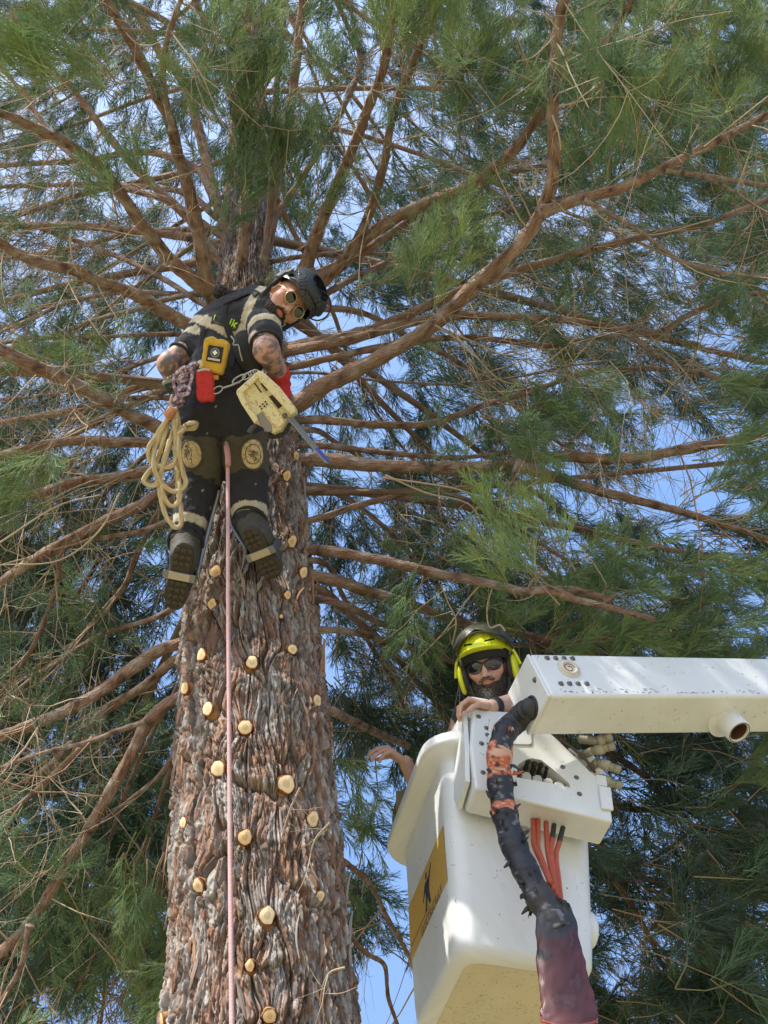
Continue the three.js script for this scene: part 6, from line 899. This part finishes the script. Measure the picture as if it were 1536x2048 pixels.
{ // chainsaw
  const t = thing('chainsaw', "stained cream chainsaw hanging at the climber's right hip, bar pointing down", 'chainsaw');
  const D0 = 4.74, u = D3(0.64, -0.77, 0).normalize(), w = D3(0.77, 0.64, 0).normalize(), n = D3(0, 0, 1), C = P(533, 806, D0), M = basis(u, w, n, C), k = D0 / FL, L2 = (x, y) => new THREE.Vector2(((x - 533) * 0.64 + (y - 806) * 0.77) * k, ((x - 533) * 0.77 - (y - 806) * 0.64) * k);
  const cream = (sd) => noiseMat(sd), noiseMat = (sd) => { const m = new THREE.MeshStandardMaterial({ roughness: 0.5, map: texture(256, 256, (i, j) => { const q = fbm(i / 60 + sd, j / 25, sd, 4), r = fbm(i / 14, j / 5 + sd, 4, 3), st = q + r * 0.5 > 0.12 ? 1 : 0; const g = (hash(i, j, sd) - 0.5) * 16; const dk = sstep(0.05, 0.45, q + r * 0.6); if (dk > 0) return [222 + g + q * 24 - 62 * dk, 212 + g + q * 24 - 78 * dk, 172 + g + q * 30 - 88 * dk]; return st ? [168, 138, 84] : [222 + g + q * 24, 212 + g + q * 24, 172 + g + q * 30]; }) }); m.map.repeat.set(6, 6); return m; };
  const cm = cream(3), S = (pts) => new THREE.Shape(pts.map(q => L2(...q))), ex = (pts, z0, dp, b) => put(boxUV(new THREE.ExtrudeGeometry(S(pts), { depth: dp, bevelEnabled: true, bevelThickness: b, bevelSize: b, bevelOffset: -b, bevelSegments: 3 }).translate(0, 0, z0)), M);
  mesh('engine_cover', ex([[519, 742], [527, 746], [560, 776], [591, 815], [592, 825], [580, 832], [571, 846], [562, 860], [545, 867], [533, 858], [520, 851], [509, 846], [484, 808], [474, 786], [475, 781]], -0.10, 0.092, 0.012), cm, t);
  mesh('left_rim', ex([[475, 781], [486, 782], [492, 800], [518, 840], [510, 848], [484, 809], [474, 788]], -0.012, 0.030, 0.006), cm, t);
  mesh('top_rail', ex([[516, 743], [527, 745], [560, 775], [592, 816], [592, 826], [582, 831], [560, 806], [545, 790], [520, 762]], -0.012, 0.040, 0.007), cm, t);
  mesh('head_end', ex([[475, 781], [519, 742], [524, 752], [486, 788]], -0.012, 0.032, 0.006), cm, t);
  mesh('cover_plate', ex([[494, 786], [516, 767], [541, 800], [522, 818]], -0.012, 0.008, 0.003), cm, t);
  for (let i = 0; i < 5; i++) mesh('rib', ex([[496 + i * 4.2, 785 - i * 3.6], [498 + i * 4.2, 783.4 - i * 3.6], [521 + i * 3.6, 815 - i * 2.6], [519 + i * 3.6, 816.6 - i * 2.6]], -0.006, 0.005, 0.0012), cm, t);
  const dk = std(0.035, 0.028, 0.022, 0.8);
  for (const q of [[[521, 768], [526, 764], [538, 778], [533, 783]], [[538, 794], [545, 789], [565, 812], [557, 818]], [[507, 765], [509, 764], [524, 784], [522, 786]], [[575, 803], [577, 801], [580, 806], [577, 807]], [[581, 817], [583, 815], [585, 818], [582, 820]]]) mesh('slot', ex(q, -0.012, q[0][0] > 570 ? 0.0405 : 0.0175, 0.001), dk, t);  // solid dark slabs, painted as the shade inside the openings
  for (let i = 0; i < 3; i++) for (let j = 0; j < 2; j++) { const x = 518 + i * 5.2 + j * 3.2, y = 813 - i * 4.6 + j * 4.4; mesh('vent', ex([[x, y], [x + 3.2, y - 2.6], [x + 5, y + 0.2], [x + 1.8, y + 2.8]], -0.012, 0.0165, 0.0006), dk, t); }  // dark solid pieces colour in the shade of the small holes
  mesh('clutch_cover', ex([[526, 822], [545, 806], [566, 832], [569, 846], [560, 856], [548, 852]], -0.012, 0.020, 0.006), cream(9), t);
  mesh('muffler', ex([[514, 830], [524, 824], [544, 852], [544, 864], [534, 864], [520, 850]], -0.02, 0.026, 0.004), std(0.26, 0.24, 0.25, 0.5, { metalness: 0.5 }), t);
  mesh('rear_stub', sweep([P(516, 848, D0 + 0.02), P(505, 856, D0 + 0.02), P(498, 866, D0 + 0.02)], (q) => 0.008 + 0.004 * q, { seg: 12, rs: 10 }), std(0.06, 0.06, 0.06, 0.6), t);
  mesh('front_handle', sweep([P(578, 846, D0 + 0.09), P(566, 866, D0 + 0.10), P(550, 872, D0 + 0.10), P(533, 868, D0 + 0.07)], 0.012, { seg: 24, rs: 10 }), blackRub, t);
  mesh('bolt', put(boltGeo(0.008, 0.006).translate(...[L2(570, 832)].flatMap(q => [q.x, q.y]), 0.012), M), boltMat, t);
  // bar: a thin blade, seen nearly on its edge
  const a = P(574, 828, D0 + 0.03), b = P(657, 927, D0 + 0.02), bd = b.clone().sub(a), BL = bd.length(); bd.normalize(); const bn = D3(0.77, 0.64, 0.0), BM = basis(bd, bn.clone().cross(bd).normalize(), bn, a), s = new THREE.Shape(); s.moveTo(0, -0.036); s.lineTo(BL - 0.03, -0.030); s.quadraticCurveTo(BL, -0.028, BL, 0); s.quadraticCurveTo(BL, 0.028, BL - 0.03, 0.030); s.lineTo(0, 0.036);
  const tilt = new THREE.Matrix4().makeRotationX(0.2);
  const bar = mesh('guide_bar', put(boxUV(new THREE.ExtrudeGeometry(s, { depth: 0.007, bevelEnabled: false }).translate(0, 0, -0.0035)), BM.clone().multiply(tilt)), std(0.40, 0.41, 0.40, 0.4, { metalness: 0.6 }), t);
  const tip = new THREE.Shape(); tip.moveTo(BL - 0.075, -0.0285); tip.lineTo(BL - 0.03, -0.029); tip.quadraticCurveTo(BL - 0.001, -0.027, BL - 0.001, 0); tip.quadraticCurveTo(BL - 0.001, 0.027, BL - 0.03, 0.029); tip.lineTo(BL - 0.075, 0.0285);
  mesh('bar_tip', put(boxUV(new THREE.ExtrudeGeometry(tip, { depth: 0.0084, bevelEnabled: false }).translate(0, 0, -0.0042)), BM.clone().multiply(tilt)), std(0.07, 0.09, 0.42, 0.5), bar);
  const teeth = []; for (let i = 0; i < 34; i++) for (const q of [-1, 1]) teeth.push(new RoundedBoxGeometry(0.008, 0.007, 0.006, 1, 0.0015).rotateZ(q * 0.35).translate(0.004 + i / 34 * (BL - 0.02), q * lerp(0.039, 0.031, i / 34), 0)); mesh('chain', put(merge(teeth), BM.clone().multiply(tilt)), std(0.30, 0.30, 0.29, 0.4, { metalness: 0.7 }), bar);
}
{ // climbing line
  const t = thing('climbing_line', 'long taut pink rope hanging from the climber down the trunk', 'rope');
  const pts = [[452, 880, 5.02], [455, 905, 4.93], [455.5, 960, 4.86], [456, 1040, 4.74], [456, 1150, 4.58], [457, 1300, 4.37], [458.5, 1500, 4.10], [460, 1700, 3.84], [462, 1900, 3.58], [463.5, 2048, 3.40], [466, 2250, 3.15]].map(q => P(...q));
  mesh('line', sweep(pts, 0.0076, { seg: 420, rs: 9, col: (p, tt, a) => { const k = 0.86 + 0.16 * Math.sin(tt * 1500 + a * 2) + 0.12 * nz(p.x * 50, p.y * 50, p.z * 50); return [0.60 * k, 0.37 * k, 0.36 * k]; } }), new THREE.MeshStandardMaterial({ vertexColors: true, roughness: 0.85 }), t);
  mesh('stopper', sweep([P(453, 893, 4.96), P(456, 915, 4.90), P(456, 930, 4.87)], 0.0115, { seg: 10, rs: 10 }), std(0.50, 0.24, 0.2, 0.85), t);
}

// ---------- draw ----------
const renderer = new THREE.WebGLRenderer({ antialias: true });
renderer.toneMapping = THREE.LinearToneMapping;
renderer.toneMappingExposure = EXPOSURE;
renderer.shadowMap.enabled = true;
renderer.render(scene, camera);
